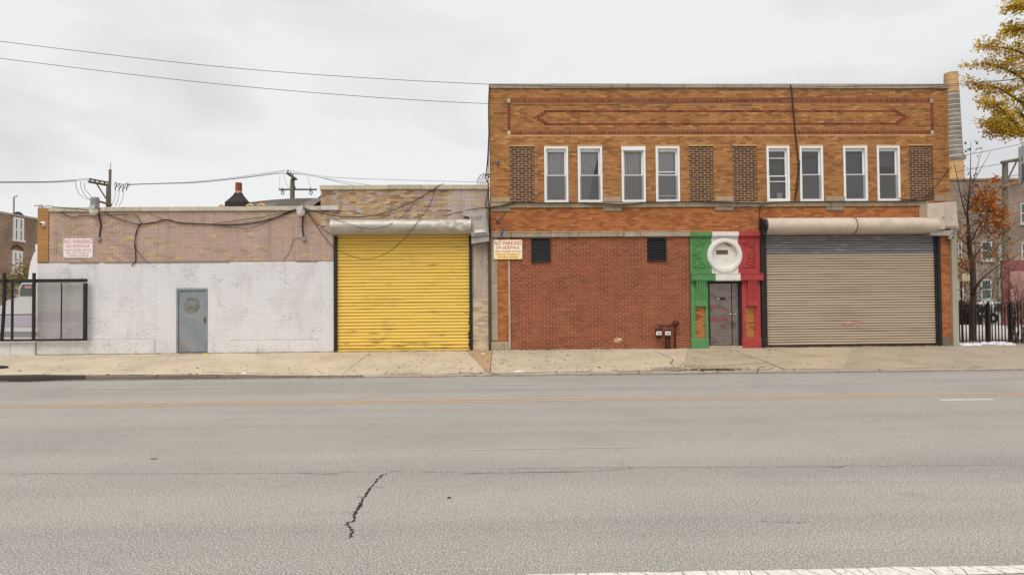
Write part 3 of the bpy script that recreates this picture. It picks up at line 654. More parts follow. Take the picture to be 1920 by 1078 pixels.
# panel with a round opening: fan from circle to rectangle
def inpanel(b, y):
    n = 96; X0, X1, Z0, Z1 = gx[0], gx[3], zl1 + .002, zc0 - .022
    r = RI + .02
    def edge(w):
        dx, dz = math.cos(w), math.sin(w); t = min((X1 - RX) / dx if dx > 1e-6 else 9e9, (X0 - RX) / dx if dx < -1e-6 else 9e9, (Z1 - RZ) / dz if dz > 1e-6 else 9e9, (Z0 - RZ) / dz if dz < -1e-6 else 9e9)
        return (RX + dx * t, RZ + dz * t)
    ang = sorted([2 * math.pi * j / n for j in range(n)] + [math.atan2(z - RZ, x - RX) % (2 * math.pi) for x in (X0, X1) for z in (Z0, Z1)])
    for j in range(len(ang)):
        a, c = ang[j], ang[(j + 1) % len(ang)]; e0, e1 = edge(a), edge(c)
        i0, i1 = (RX + r * math.cos(a), RZ + r * math.sin(a)), (RX + r * math.cos(c), RZ + r * math.sin(c))
        for k in range(3):                               # split at the colour borders
            poly = [i0, e0, e1, i1]
            for lim, sgn in ((gx[k], 1), (gx[k + 1], -1)):
                o = []
                for q in range(len(poly)):
                    p_, s_ = poly[q], poly[(q + 1) % len(poly)]; dp, ds = (p_[0] - lim) * sgn, (s_[0] - lim) * sgn
                    if dp >= 0: o.append(p_)
                    if dp * ds < 0: t = dp / (dp - ds); o.append((p_[0] + (s_[0] - p_[0]) * t, p_[1] + (s_[1] - p_[1]) * t))
                poly = o
                if not poly: break
            if len(poly) > 2: b.m = k; b.add([(x, y, z) for x, z in poly], [tuple(range(len(poly)))])
b = MB(); inpanel(b, -.02); b.build('surround_panel', cols3, surround)
b = MB(); b.lathe((RX, 0, RZ), [(RO, -.02), (RO, -.05), (RO - .008, -.06), (RO - .022, -.062), (RO - .026, -.078), (RO - .05, -.088), (RI + .03, -.088), (RI + .022, -.075), (RI + .006, -.07), (RI, -.055), (RI - .004, .06)], 72, 'y')
b.build('round_ring', 'white_paint', surround)
b = MB(); b.lathe((RX, 0, RZ), [(RI + .02, .05), (.001, .05)], 48, 'y'); b.build('round_back', 'white_paint', surround)
b = MB(); r = RC(1344, 468, 1366, 476)
for q in courses([], (r[0], r[1], r[2] - .01, r[3]), c_bro, z0=r[2] - .01, jt=.006, off=r[0] + .05): b.cur = jit(lin(118, 92, 72), .15); b.box(q[0], q[1], .032, .052, q[2], q[3])
b.build('bare_brick_patch', 'brick', surround)
b = MB(); b.tube(crom([P(1356, 455, .0), P(1362, 457, .0), P(1366, 460, .02), P(1371, 461, .0)], 5), .012, 6); b.build('loose_wire', 'grey_cable', surround)
# carved relief in the green and red panels
for k, (cx_, m_, mir) in enumerate(((1307.5, 'green', 1), (1406.5, 'red', -1))):
    c0 = P(cx_, 477); s = 1 / 60.0
    b = MB()
    for R_, t_ in ((.118, .026), (.072, .022), (.03, .022)): b.tube([(c0.x + R_ * math.cos(w * math.pi / 12), -.022, c0.z + R_ * math.sin(w * math.pi / 12)) for w in range(25)], t_, 6)
    b.lathe((c0.x, 0, c0.z), [(.022, -.02), (.018, -.045), (.001, -.05)], 12, 'y'); b.build('rosette', m_, surround, True)
    b = MB(); X = lambda u: c0.x + mir * u; 
    # sunk panel outline: straight outer side and top, curved inner side following the ring
    outl = [(-.155, .42), (.33, .42), (.26, .36), (.17, .24), (.13, .1), (.12, -.05), (.14, -.2), (.20, -.32), (.30, -.42), (-.155, -.42), (-.155, .42)]
    b.tube([(X(u), -.018, c0.z + w) for u, w in outl], .022, 5)
    b.build('panel_moulding', m_, surround)
    b = MB()
    def spiral(cu, cw, r0, tr, a0, d=1): return [(X(cu + r0 * (1 - q / 16 * .8) * math.cos(a0 + d * q / 16 * tr)), -.022, c0.z + cw + r0 * (1 - q / 16 * .8) * math.sin(a0 + d * q / 16 * tr)) for q in range(17)]
    sc = ((.03, .28, .085, 0, 1), (-.08, .25, .06, 2.5, -1), (.16, .34, .06, 3.6, 1), (-.09, .16, .045, 1, 1)), ((.04, -.26, .09, 1.2, -1), (-.08, -.2, .06, 4, 1), (.13, -.33, .07, 2, -1), (-.1, -.13, .04, 2, -1))
    st_ = ((-.12, .39, -.02, .3), (.08, .37, .28, .40)), ((-.13, -.39, .02, -.2), (.05, -.38, .22, -.40), (-.05, -.39, -.03, -.26))
    for h_ in (0, 1):
        for cu, cw, r0, a0, d in sc[h_]:
            b = MB(); b.tube(spiral(cu, cw, r0, 7.5, a0, d), [.026 * (1 - .6 * q / 16) for q in range(17)], 5); b.build('scroll', m_, surround, True)
        for u0, w0, u1, w1 in st_[h_]:
            b = MB(); b.tube(crom([(X(u0), -.02, c0.z + w0), (X((u0 + u1) / 2 + .02), -.026, c0.z + (w0 + w1) / 2), (X(u1), -.02, c0.z + w1)], 4), [.012] + [.03] * 7 + [.01], 5); b.build('leaf_stem', m_, surround, True)
lx = [P(1294, 520).x, P(1338.5, 520).x, P(1384.5, 520).x, P(1427.5, 520).x]
b = MB()
for k in range(3):
    b.m = k; b.box(lx[k], lx[k + 1], -.17, .05, zl0 + .015, zl1 - .02); b.box(lx[k], lx[k + 1], -.15, .05, zl0, zl0 + .015); b.box(lx[k], lx[k + 1], -.185, .05, zl1 - .02, zl1 + .001)
    w = lx[k + 1] - lx[k]; nn = 2
    for q in range(nn): a = lx[k] + w * q / nn + .035; e = lx[k] + w * (q + 1) / nn - .02; b.box(a, e, -.178, -.165, zl0 + .04, zl1 - .05)
b.build('lintel', cols3, surround)
for m_, xa, xb, px0, px1, cx0, cx1 in (('green', 1295, 1327, 1303, 1321.5, 1303.5, 1322), ('red', 1391, 1425, 1396.5, 1414.5, 1399.5, 1417)):
    a, c = P(xa, 590).x, P(xb, 590).x; p, q = P(px0, 600).x, P(px1, 600).x; zi1, zi0 = P(1358, 575).z, P(1358, 634).z
    b = MB(); b.box(a, p, -.05, .05, zi0, zl0); b.box(q, c, -.05, .05, zi0, zl0); b.box(p, q, -.05, .05, zi1, zl0)
    b.bbox(a - .02, c + .015, -.085, .05, BASE - .05, zi0 - .004, .02); b.build('pier', m_, surround)
    b = MB()
    for z_ in courses([], (p, q, zi0, zi1), lambda x, z: jit(lin(196, 126, 64) if random.random() > .25 else lin(150, 92, 48), .12), y=-.012, jt=.009, off=p + .03): b.cur = z_[6]; b.box(z_[0], z_[1], -.02, .02, z_[2], z_[3])
    b.cur = lin(176, 128, 80); b.box(p, q, -.012, .01, zi0, zi1); b.build('brick_inset', 'brick', surround)
    # scrolled console bracket with three flutes
    a, c = P(cx0, 550).x, P(cx1, 550).x; zt_, zb_ = zl0, P(1358, 572).z; b = MB(); n = 14
    for k in range(4):
        u0 = a + (c - a) * k / 4 + .006; u1 = a + (c - a) * (k + 1) / 4 - .006; v = []
        for r in range(n + 1):
            t = r / n; y = -.15 + .085 * (t ** .7) - (.045 * max(0, (t - .8) / .2)); z = zt_ + (zb_ - zt_) * t
            v += [(u0, y, z), ((u0 + u1) / 2, y - .012, z), (u1, y, z)]
        f = [(r * 3 + s, r * 3 + s + 3, r * 3 + s + 4, r * 3 + s + 1) for r in range(n) for s in range(2)]; b.add(v, f)
    v = []
    for r in range(n + 1):
        t = r / n; y = -.135 + .085 * (t ** .7) - (.045 * max(0, (t - .8) / .2)); z = zt_ + (zb_ - zt_) * t; v += [(a, y, z), (c, y, z), (c, -.04, z), (a, -.04, z)]
    f = [(r * 4 + s, r * 4 + s + 4, r * 4 + (s + 1) % 4 + 4, r * 4 + (s + 1) % 4) for r in range(n) for s in range(4)] + [(n * 4, n * 4 + 1, n * 4 + 2, n * 4 + 3)]; b.add(v, f)
    b.box(a - .012, c + .012, -.135, -.04, zb_ - .03, zb_ + .03); b.build('console_bracket', m_, surround)
# steel street door
dx0, dx1 = P(1327, 590).x, P(1391.5, 590).x; dz1 = zl0; dz0 = P(1358, 648.5).z; fw = .08
b = MB(); b.box(dx0, dx0 + fw, .02, .16, dz0, dz1); b.box(dx1 - .085, dx1, .02, .16, dz0, dz1); b.box(dx0 + fw, dx1 - .085, .02, .16, dz1 - .07, dz1)
sdoor = b.build('street_door', 'black_metal', b2)
x1d = P(1373.5, 590).x
b = MB(); b.bbox(dx0 + fw + .004, x1d - .005, .07, .11, dz0 + .01, dz1 - .075, .004); b.build('door_leaf', 'steel_door', sdoor)
b = MB(); b.box(x1d + .018, x1d + .075, .06, .11, dz0 + .01, dz1 - .075); b.box(x1d + .08, dx1 - .09, .075, .11, dz0 + .01, dz1 - .075); b.build('side_jamb', 'steel_door', sdoor)
r = RC(1342.5, 557.5, 1361, 562.5); b = MB(); b.bbox(r[0], r[1], .064, .072, r[2], r[3], .003); b.build('viewing_slot', 'black_metal', sdoor)
b = MB(); b.box(r[0] + .03, r[0] + .14, .061, .066, r[2] + .02, r[3] - .02); b.build('slot_glass', 'chrome', sdoor)
r = RC(1343, 619.5, 1362, 630); b = MB(); b.bbox(r[0], r[1], .062, .072, r[2], r[3], .006); b.build('door_plate', 'steel_door', sdoor)
r = RC(1333, 596, 1367, 603.5); b = MB(); b.box(r[0], r[1], .067, .0695, r[2], r[3]); b.build('paint_band', 'faded_red', sdoor)
b = MB(); b.prism([(P(1334, 572).x, P(1334, 576).z), (P(1352, 580).x, P(1352, 581).z), (P(1367, 583).x, P(1367, 585).z), (P(1367, 583).x, P(1367, 580).z), (P(1350, 577).x, P(1350, 577).z), (P(1334, 572).x, P(1334, 572).z)], .0675, .0695); b.build('paint_band', 'faded_red', sdoor)
for hx in (1371, 1379): b = MB(); q = P(hx, 589.5); b.lathe((q.x, 0, q.z), [(.012, .075), (.014, .04), (.028, .03), (.028, .012), (.001, .008)], 12, 'y'); b.build('door_knob', 'chrome', sdoor, True)
b = MB(); b.cur = lin(196, 176, 150); b.box(dx0 - .02, dx1 + .02, -.06, .15, BASE - .02, dz0); b.build('threshold', 'stone', b2)

# ---- beige roller shutter
sx0, sx1 = P(1436, 545).x, P(1754.5, 545).x; sz0, sz1 = P(1600, 649.5).z, P(1600, 437).z
sh2 = shutter(b2, (sx0, sx1, sz0 + .06, sz1), 43, .02, 'beige_metal', top_n=8, top_m='grey_metal', sag=.0022)
tag(sh2, 'wide beige roller shutter with bare grey slats at the top')
b = MB(); b.bbox(sx0, sx1, -.02, .05, BASE - .01, sz0 + .05, .01); b.build('bottom_bar', 'black_metal', sh2)
a, c = P(1425.5, 545).x, P(1436.5, 545).x; zt_ = P(1430, 409).z
b = MB(); b.box(a, a + .06, -.10, .05, BASE - .02, zt_); b.box(a + .065, c, -.06, .05, BASE - .02, zt_ - .4); b.build('guide_rail', 'black_metal', sh2)
b = MB(); a, c = P(1752.5, 545).x, P(1761.5, 545).x; b.box(a, a + .05, -.06, .05, BASE - .02, sz1); b.box(a + .055, c, -.09, .05, BASE - .02, sz1); b.build('guide_rail', 'black_metal', sh2)
# hood
def hood(px0, px1, ytop, ybot, name, m, parent, dents=None, y_c=-.20, nseg=40):
    zt_, zb_ = P((px0 + px1) / 2, ytop, y_c).z, P((px0 + px1) / 2, ybot, y_c).z; R_ = (zt_ - zb_) / 2; zc = (zt_ + zb_) / 2
    x0, x1 = P(px0, (ytop + ybot) / 2, y_c).x, P(px1, (ytop + ybot) / 2, y_c).x; b = MB(); n = 20; v, f = [], []
    for i in range(nseg + 1):
        x = x0 + (x1 - x0) * i / nseg
        for j in range(n + 1):
            w = -math.pi * .5 - math.pi * 1.02 * j / n       # from bottom round the front to the top
            rr = R_ * (1 + (dents(i / nseg, j / n) if dents else 0)); v.append((x, y_c + rr * math.cos(w) * 1.05, zc + rr * math.sin(w)))
    for i in range(nseg):
        for j in range(n): k = i * (n + 1) + j; f.append((k, k + 1, k + n + 2, k + n + 1))
    b.add(v, f)
    for i in (0, nseg):
        k = [v[i * (n + 1) + j] for j in range(n + 1)]; b.add(k + [(k[0][0], 0, zt_), (k[0][0], 0, zb_)], [tuple(range(n + 3)) if i == 0 else tuple(reversed(range(n + 3)))])
    b.quad(v[n], v[nseg * (n + 1) + n], (x1, .0, zt_), (x0, .0, zt_)); b.quad(v[0], (x0, .0, zb_), (x1, .0, zb_), v[nseg * (n + 1)])
    o = b.build(name, m, parent, True)
    return o, x0, x1, zc, R_
ho, hx0, hx1, hz, hr = hood(1435, 1752, 408.5, 438, 'coil_hood', 'beige_sheet', sh2, lambda u, w: .012 * mnoise.noise((u * 9, w * 3, 1)))
q = P(1598.5, 423, -.45).x; q = hx0 + (hx1 - hx0) * (1598.5 - 1435) / (1752 - 1435)
b = MB(); b.lathe((q, -.20, hz), [(hr + .012, -.018), (hr + .018, 0), (hr + .012, .018)], 40, 'x'); b.build('hood_band', 'rust_band', sh2, True)
b = MB(); b.lathe((hx0 - .02, -.2, hz), [(.001, -.10), (.08, -.10), (.10, -.06), (hr * .8, -.05), (hr * .85, .015)], 18, 'x'); b.box(hx0 - .12, hx0 - .01, -.30, .0, hz - hr - .05, hz + hr * .8); b.build('gear_plate', 'black_metal', sh2)
# motor housing boxes at the right end
def pbox(px, y0, y1, name, m, parent, mb=None, Yp=None):
    pts = [(P(x, y, y0 if Yp is None else Yp).x, P(x, y, y0 if Yp is None else Yp).z) for x, y in px]; b = mb or MB(); b.prism(pts, y0, y1)
    if not mb: return b.build(name, m, parent)
pbox([(1744, 432), (1772, 430), (1772, 379), (1739, 382), (1739, 405)], -.38, .0, 'motor_housing', 'beige_sheet', sh2)
pbox([(1772.5, 428), (1797, 427), (1793, 377.5), (1772.5, 379)], -.33, .0, 'motor_housing', 'beige_sheet', sh2)
pbox([(1772.8, 424.5), (1795.5, 423.5), (1793, 396), (1772.8, 394.5)], -.37, -.331, 'housing_lid', 'beige_sheet', sh2)
q = P(1769, 407, -.4); b = MB(); b.lathe((q.x, -.38, q.z), [(.03, 0), (.03, -.03), (.001, -.035)], 10, 'y'); b.build('bolt', 'galv', sh2)
pbox([(1744, 441), (1782, 442), (1788, 432), (1744, 432.5)], -.30, .02, 'housing_shelf', 'sheet', sh2)
# scuff of pink paint
b = MB(); b.prism([(P(1576, 608).x, P(1576, 609).z), (P(1600, 606).x, P(1600, 606.5).z), (P(1624, 602).x, P(1624, 602).z), (P(1622, 599).x, P(1622, 599.5).z), (P(1598, 603).x, P(1598, 603).z)], -.0095, -.0065)
M['pink'] = mat('pink_scuff', lin(206, 122, 104), .7, 0, [((6, 6, 12), .42, .55, lin(168, 148, 132), .9)]); b.build('paint_scuff', 'pink', sh2)
# downpipe at the right corner
b = MB(); a, c = P(1781.5, 540).x, P(1792, 540).x; b.box(a, c, -.10, .02, BASE - .02, P(1786, 433).z)
M['pipe_green'] = mat('weathered_downpipe', lin(170, 164, 150), .7, 0, [((2, 2, .5), .45, .7, lin(142, 142, 104), .8)])
b.build('downpipe', 'pipe_green', b2)
b = MB(); a, c = P(916, 560).x, P(920.5, 560).x; b.box(a - .01, c, -.06, .03, BASE - .03, P(918, 437).z); 
M['dark_pipe'] = mat('dark_downpipe', lin(70, 64, 60), .7, 0, [((2, 2, .8), .45, .7, lin(100, 92, 84), .7)]); b.build('downpipe', 'dark_pipe', b2)

# ================================================================== LOW BUILDING
AX0, AXM, AX1 = P(70, 450).x, P(601, 370).x, BX0 - .035
az1 = P(350, 396).z; azt = P(350, 388).z; tz1 = P(760, 355.5).z; tzt = P(760, 347).z; wz = P(350, 492).z
YF = .02
b1 = thing('low_garage_building', ((AX0 + AX1) / 2, YF, BASE), 'low pink and white painted brick garage with yellow roller shutter', 'building')
YSH = RC(629, 441, 882.5, 658); YSH = (YSH[0] - .02, YSH[1] + .02, BASE - .02, YSH[3] + .2)
DOR = RC(330, 541, 389, 662.5); DOR = (DOR[0], DOR[1], BASE - .03, DOR[3])
pink, lilac, ochre, ochl, tanp = lin(200, 172, 156), lin(194, 174, 168), lin(194, 160, 112), lin(212, 184, 138), lin(182, 152, 126)
pier = P(91.5, 440).x; shx1 = P(886, 500).x
def c_b1(x, z):
    r = random.random()
    if x < pier and z > wz: return jit(lin(190, 138, 82), .08)
    if z < wz:
        if x > shx1: return jit(random.choice([lin(196, 176, 146), lin(206, 188, 160), lin(180, 158, 134), lin(214, 192, 150)]), .08)
        return jit(lin(222, 221, 222), .03, .006)
    d = mnoise.noise((x * .35, z * 1.1, 3.3)) + .8 * mnoise.noise((x * 1.3, z * 2.5, 9.1))
    if x > shx1:
        return jit(lin(192, 170, 154) if r < .7 else lin(204, 176, 130), .08)
    if z > az1 - .55 and x > AXM - .3:
        if x > P(840, 380).x: return jit(lin(204, 180, 172) if r < .85 else lin(206, 176, 136), .05)
        return jit(lilac if r < .28 else (ochre if r < .55 else (ochl if r < .68 else (tanp if r < .86 else lin(162, 126, 96)))), .09)
    p = .10 + .26 * max(0, d) + (.12 if z > az1 - .45 else 0) + (.16 if x < P(300, 400).x else 0)
    if r < p * .28: return jit(ochl, .06)
    if r < p: return jit(lin(190, 162, 138), .06)
    return jit(pink, .04, .012)
def zone1(x, z):
    if x < pier and z > wz: return lin(150, 108, 72)
    if z < wz and x < shx1: return lin(206, 204, 204)
    if x > shx1: return lin(176, 156, 134)
    if z > az1 - .55 and x > AXM - .3: return lin(170, 146, 126)
    return lin(172, 144, 132)
rectA, rectT = (AX0, AXM, BASE - .05, az1), (AXM, AX1, BASE - .05, tz1)
b = MB()
wallmesh(b, rectA, [(*DOR, .12)], YF, zone1, cut=[(AX0, pier, wz, wz + .01), (AX0, pier, az1 - .55, az1)])
wallmesh(b, rectT, [(*YSH, .25)], YF, zone1, cut=[(AXM, shx1, wz, az1 - .55)])
b.cur = lin(176, 150, 130); shell(b, rectA, YF, 16, az1); shell(b, rectT, YF, 16, tz1)
wall1 = b.build('wall', 'mortar', b1)
b = MB(); b.quad((AX0, YF, az1 - .02), (AXM, YF, az1 - .02), (AXM, YF + 16, az1 - .1), (AX0, YF + 16, az1 - .1)); b.quad((AXM, YF, tz1 - .02), (AX1, YF, tz1 - .02), (AX1, YF + 16, tz1 - .1), (AXM, YF + 16, tz1 - .1)); b.build('roof', 'roofing', b1)
# painted panels (rendered-over former openings) are smooth; bricks elsewhere
REN = [RC(430, 638, 596, 661), RC(92, 492.5, 168, 520)]
REN = [(r[0], r[1], r[2], r[3]) for r in REN]
plas = RC(70, 637, 290, 667); plas = (AX0, plas[1], BASE - .05, plas[3])
holesA = [DOR, plas, REN[0]]
A_up = courses([], (AX0, pier - .008, wz, az1), c_b1, y=YF, proud=.022, off=AX0, jt=.008, bl=(pier - AX0) * 1.9) + courses([], (pier, AXM, wz, az1), c_b1, y=YF, proud=.006, off=.05, jt=.008) + courses([YSH], (AXM, AX1, wz, tz1), c_b1, y=YF, proud=.006, off=.05, jt=.008)
A_dn = courses(holesA, (AX0, AXM, BASE - .02, wz), c_b1, y=YF, proud=.0032, off=.05, jt=.0075) + courses([YSH], (AXM, AX1, BASE - .02, wz), c_b1, y=YF, proud=.0032, off=.05, jt=.0075)
lay(A_up, wall1, 'brick', 150); lay(A_dn, wall1, 'painted', 150)
def rough_panel(name, r, y, thick, m, parent, c, amp=.012, fr=3.0, step=.10, seed=0):
    X0, X1, Z0, Z1 = r; nx, nz_ = max(2, int((X1 - X0) / step)), max(2, int((Z1 - Z0) / step)); v, f = [], []
    for j in range(nz_ + 1):
        for i in range(nx + 1):
            X = X0 + (X1 - X0) * i / nx; Z = Z0 + (Z1 - Z0) * j / nz_; e = (0 < i < nx) and (0 < j < nz_)
            v.append((X, y - thick + (amp * mnoise.noise((X * fr, Z * fr, seed)) + amp * .6 * mnoise.noise((X * fr * 3, Z * fr * 3, seed)) if e else .004), Z))
    for j in range(nz_):
        for i in range(nx): k = j * (nx + 1) + i; f.append((k, k + 1, k + nx + 2, k + nx + 1))
    b = MB(); b.cur = c; b.add(v, f)
    b.quad((X0, y - thick + .004, Z1), (X1, y - thick + .004, Z1), (X1, y, Z1), (X0, y, Z1)); b.quad((X0, y - thick + .004, Z0), (X0, y - thick + .004, Z1), (X0, y, Z1), (X0, y, Z0)); b.quad((X1, y - thick + .004, Z0), (X1, y, Z0), (X1, y, Z1), (X1, y - thick + .004, Z1))
    return b.build(name, m, parent, True)
wc = lin(219, 216, 214)
M['plaster'] = mat('rough_white_render', 'attr', .8, 0, [(16, .58, .70, lin(110, 100, 94), .55), (2.5, .5, .72, lin(186, 180, 178), .6), (40, .6, .72, .6, .6)], (26, .8, .02))
xs = [AX0, P(128, 650).x, P(205, 650).x, plas[1]]
for i, (a, c) in enumerate(zip(xs, xs[1:])): rough_panel('rendered_plinth', (a + .003, c - .003, plas[2], plas[3]), YF, .03, 'plaster', b1, wc, .014, 4, .07, i)
xs = [REN[0][0], P(485, 650).x, P(541, 650).x, REN[0][1]]
for i, (a, c) in enumerate(zip(xs, xs[1:])): rough_panel('rendered_plinth', (a + .003, c - .003, REN[0][2] - .02, REN[0][3]), YF, .014, 'painted', b1, wc, .004, 3, .1, i + 4)
# wall ledge where pink meets white, with loose steel strips
b = MB(); b.cur = lin(150, 132, 122)
for p0, p1 in ((129, 185), (195, 330), (330, 430), (556, 596)): a = P(p0, 493).x; c = P(p1, 493).x; b.box(a, c, YF - .022, YF, wz - .006, wz + .012)
b.build('steel_lintel_edge', 'stone', b1)
stones('coping_stone', pier, P(601, 390).x, az1, azt, YF - .06, YF + .34, b1, (198, 188, 168), 'coping', 9, .1)
stones('coping_stone', P(601, 390).x + .004, P(636, 390).x, az1 + .004, azt + .002, YF - .075, YF - .001, b1, (206, 202, 196), 'coping', 1)
stones('coping_stone', AXM - .02, AX1 - .01, tz1, tzt, YF - .06, YF + .34, b1, (196, 184, 160), 'coping', 5, .1)
b = MB(); b.cur = lin(176, 130, 80); b.bbox(AX0, pier, YF - .03, YF + .3, az1, azt - .01, .01); b.build('pier_cap', 'stone', b1)
# vertical cracks/steps beside painted-in openings: thin proud pilaster strips
# roof hump, chimney, planks
hp = [(-7.6, 4.95), (-7.2, 5.02)]
hx_a, hx_b = P(428, 388, 6).x, P(602, 388, 6).x
b = MB(); n = 22; rr = random.Random(5)
prof = [(428, 388), (436, 384), (452, 381), (470, 379), (492, 376.5), (512, 374.5), (535, 373), (560, 372), (585, 371.5), (606, 371.5)]
pp = [P(x, y, 7.0) for x, y in prof]
for (a, c) in zip(pp, pp[1:]):
    for k in range(5):
        t0, t1 = k / 5, (k + 1) / 5; b.cur = jit(lin(*rr.choice([(112, 102, 96), (96, 86, 80), (128, 118, 112), (104, 90, 84)])), .12)
        f_ = lambda q, t: Vector((q.x, 7.0 - 3.6 * t, q.z + (az1 - .05 - q.z) * t * .9 - .0))
        A, B_, C, D_ = f_(a, t0), f_(c, t0), f_(c, t1), f_(a, t1); h = Vector((0, 0, .02 * (k % 2)))
        b.quad(D_ + h, C + h, B_ + h, A + h)
a_, c_ = pp[0], pp[-1]; b.quad((a_.x, 7.0, az1 - .1), (c_.x, 7.0, az1 - .1), (c_.x, 7.02, c_.z), (a_.x, 7.02, a_.z))
b.build('shingle_roof', 'shingle', b1)
for (x0, x1, y0) in ((462, 475, 385.5), (483, 497, 385), (410, 421, 386.5)):
    b = MB(); p_ = P(x0, y0, 2.6); q_ = P(x1, y0 - .4, 2.6); b.tube([p_ + Vector((0, 0, -.03)), (p_ + q_) / 2 + Vector((0, 0, .02)), q_ + Vector((0, 0, -.03))], .05, 5); b.build('bare_board', 'plank', b1)
cc = P(447.5, 375, 5.0)
b = MB(); w = .78; zb_ = P(447, 389, 5).z - .5
lv = [(.36, P(447, 381, 5).z), (.25, P(447, 374, 5).z), (.14, P(447, 366, 5).z), (.115, P(447, 362, 5).z)]
b.box(cc.x - .37, cc.x + .37, 4.62, 5.4, zb_, lv[0][1] - .0)
for (h0, z0), (h1, z1) in zip(lv, lv[1:]):
    q0 = [(cc.x - h0, 5 - h0, z0), (cc.x + h0, 5 - h0, z0), (cc.x + h0, 5 + h0, z0), (cc.x - h0, 5 + h0, z0)]; q1 = [(cc.x - h1, 5 - h1, z1), (cc.x + h1, 5 - h1, z1), (cc.x + h1, 5 + h1, z1), (cc.x - h1, 5 + h1, z1)]
    for i in range(4): b.quad(q0[i], q0[(i + 1) % 4], q1[(i + 1) % 4], q1[i])
ch = b.build('chimney_base', 'tar', b1)
b = MB(); b.lathe((cc.x, 5, 0), [(.125, P(447, 364, 5).z), (.12, P(447, 343, 5).z), (.09, P(447, 343, 5).z), (.09, P(447, 352, 5).z)], 18, 'z'); b.build('clay_flue', 'clay', ch)
b = MB(); b.cur = lin(206, 176, 150); b.lathe((cc.x, 5, 0), [(.135, P(447, 363, 5).z), (.132, P(447, 359.5, 5).z), (.12, P(447, 359, 5).z)], 18, 'z'); b.build('mortar_collar', 'mortar', ch)
b = MB(); q0 = [P(592, 375, 9), P(612, 375, 9), P(612, 362, 9), P(606, 362, 9)]; b.prism([(q.x, q.z) for q in q0], 9, 9.6); b.build('dark_gable', 'tar', b1)

# ---- grey steel door
x0, x1, z0, z1 = DOR; z0 = P(360, 661).z; b = MB(); fw = .055
b.box(x0, x0 + fw, YF - .01, YF + .1, z0, z1); b.box(x1 - fw, x1, YF - .01, YF + .1, z0, z1); b.box(x0 + fw, x1 - fw, YF - .01, YF + .1, z1 - .06, z1)
gdoor = b.build('steel_door', 'grey_door', b1); tag(gdoor, 'blue-grey steel door with worn round sticker scar')
b = MB(); b.bbox(x0 + fw + .006, x1 - fw - .006, YF + .02, YF + .07, z0 + .012, z1 - .066, .004); b.build('door_leaf', 'grey_door', gdoor)
q = P(359.5, 573, YF + .02); b = MB(); b.lathe((q.x, YF + .017, q.z), [(.001, 0), (.25, 0)], 40, 'y'); b.f = [tuple(reversed(f)) for f in b.f]; b.build('sticker_scar', 'sticker_scar', gdoor)
r = RC(333, 544.5, 340, 549, YF + .02); b = MB(); b.box(r[0], r[1], YF + .014, YF + .018, r[2], r[3]); M['blue_sticker'] = mat('blue_white_sticker', lin(64, 98, 150), .5, 0, [(30, .5, .6, lin(230, 232, 235), .9)]); b.build('small_sticker', 'blue_sticker', gdoor)
for (xa, ya, xb, yb) in ((336, 655, 338.5, 640), (341, 656, 342.5, 641), (346, 653, 348, 640), (338.5, 652, 340, 645)):
    r = RC(min(xa, xb), yb, max(xa, xb), ya, YF + .02); b = MB(); b.prism([(r[0], r[2]), ((r[0] + r[1]) / 2, r[2]), (r[1], r[3]), ((r[0] + r[1]) / 2, r[3])], YF + .0165, YF + .019); b.build('rust_streak', 'rust', gdoor)
for py in (566, 604): q = P(333.5, py, YF); b = MB(); b.box(q.x - .02, q.x + .012, YF - .018, YF + .01, q.z - .07, q.z + .07); b.build('hinge', 'lamp_grey', gdoor)
q = P(385.5, 599, YF); b = MB(); b.box(q.x - .05, q.x + .015, YF - .02, YF + .03, q.z - .09, q.z + .06); b.build('lock_plate', 'rust_band', gdoor)

# ---- yellow roller shutter
yx0, yx1 = P(632, 550).x, P(880.5, 550).x; yz0, yz1 = P(756, 656).z, P(756, 439).z
sh1 = shutter(b1, (yx0, yx1, yz0 + .03, yz1), 35, .06, 'yellow_metal', amp=.024)
tag(sh1, 'yellow ribbed roller shutter under a dented metal hood')
b = MB(); b.bbox(yx0, yx1, .03, .09, BASE - .01, yz0 + .02, .008); b.build('bottom_bar', 'yellow_metal', sh1)
for p0, p1 in ((626, 632), (880, 886)):
    a, c = P(p0, 550).x, P(p1, 550).x; b = MB(); b.box(a, c, -.035, .08, BASE - .02, yz1); b.build('guide_rail', 'black_metal', sh1)
rr = random.Random(3); b = MB(); zq = yz0 + .02
for i in range(9): a = P(880.5 - rr.uniform(.5, 3.5), 550).x; z_ = P(756, 590 + i * 7).z; b.box(a, P(881, 550).x, -.005, .04, z_ - .06, z_ + rr.uniform(-.02, .05))
b.build('torn_seal', 'black_metal', sh1)
def dent(u, w):
    d = .012 * mnoise.noise((u * 8, w * 3, 2))
    if u > .72: d += -.34 * math.exp(-((u - .90) / .05) ** 2) * math.exp(-((w - .52) / .22) ** 2) + .16 * math.exp(-((u - .87) / .02) ** 2) * math.exp(-((w - .45) / .15) ** 2) - .10 * max(0, u - .8) * w + .09 * mnoise.noise((u * 30, w * 6, 4))
    return d
ho, _, _, _, _ = hood(622, 884, 411, 440, 'coil_hood', 'galv', sh1, dent, -.22, 90)
b = MB(); a, c = P(628, 441).x, P(884, 441).x; z_ = P(756, 440).z; b.box(a, c, -.12, .0, z_ - .035, z_ + .01); b.build('hood_lip', 'sheet', sh1)
rr = random.Random(12); hs = (yz1 - yz0 - .03) / 35
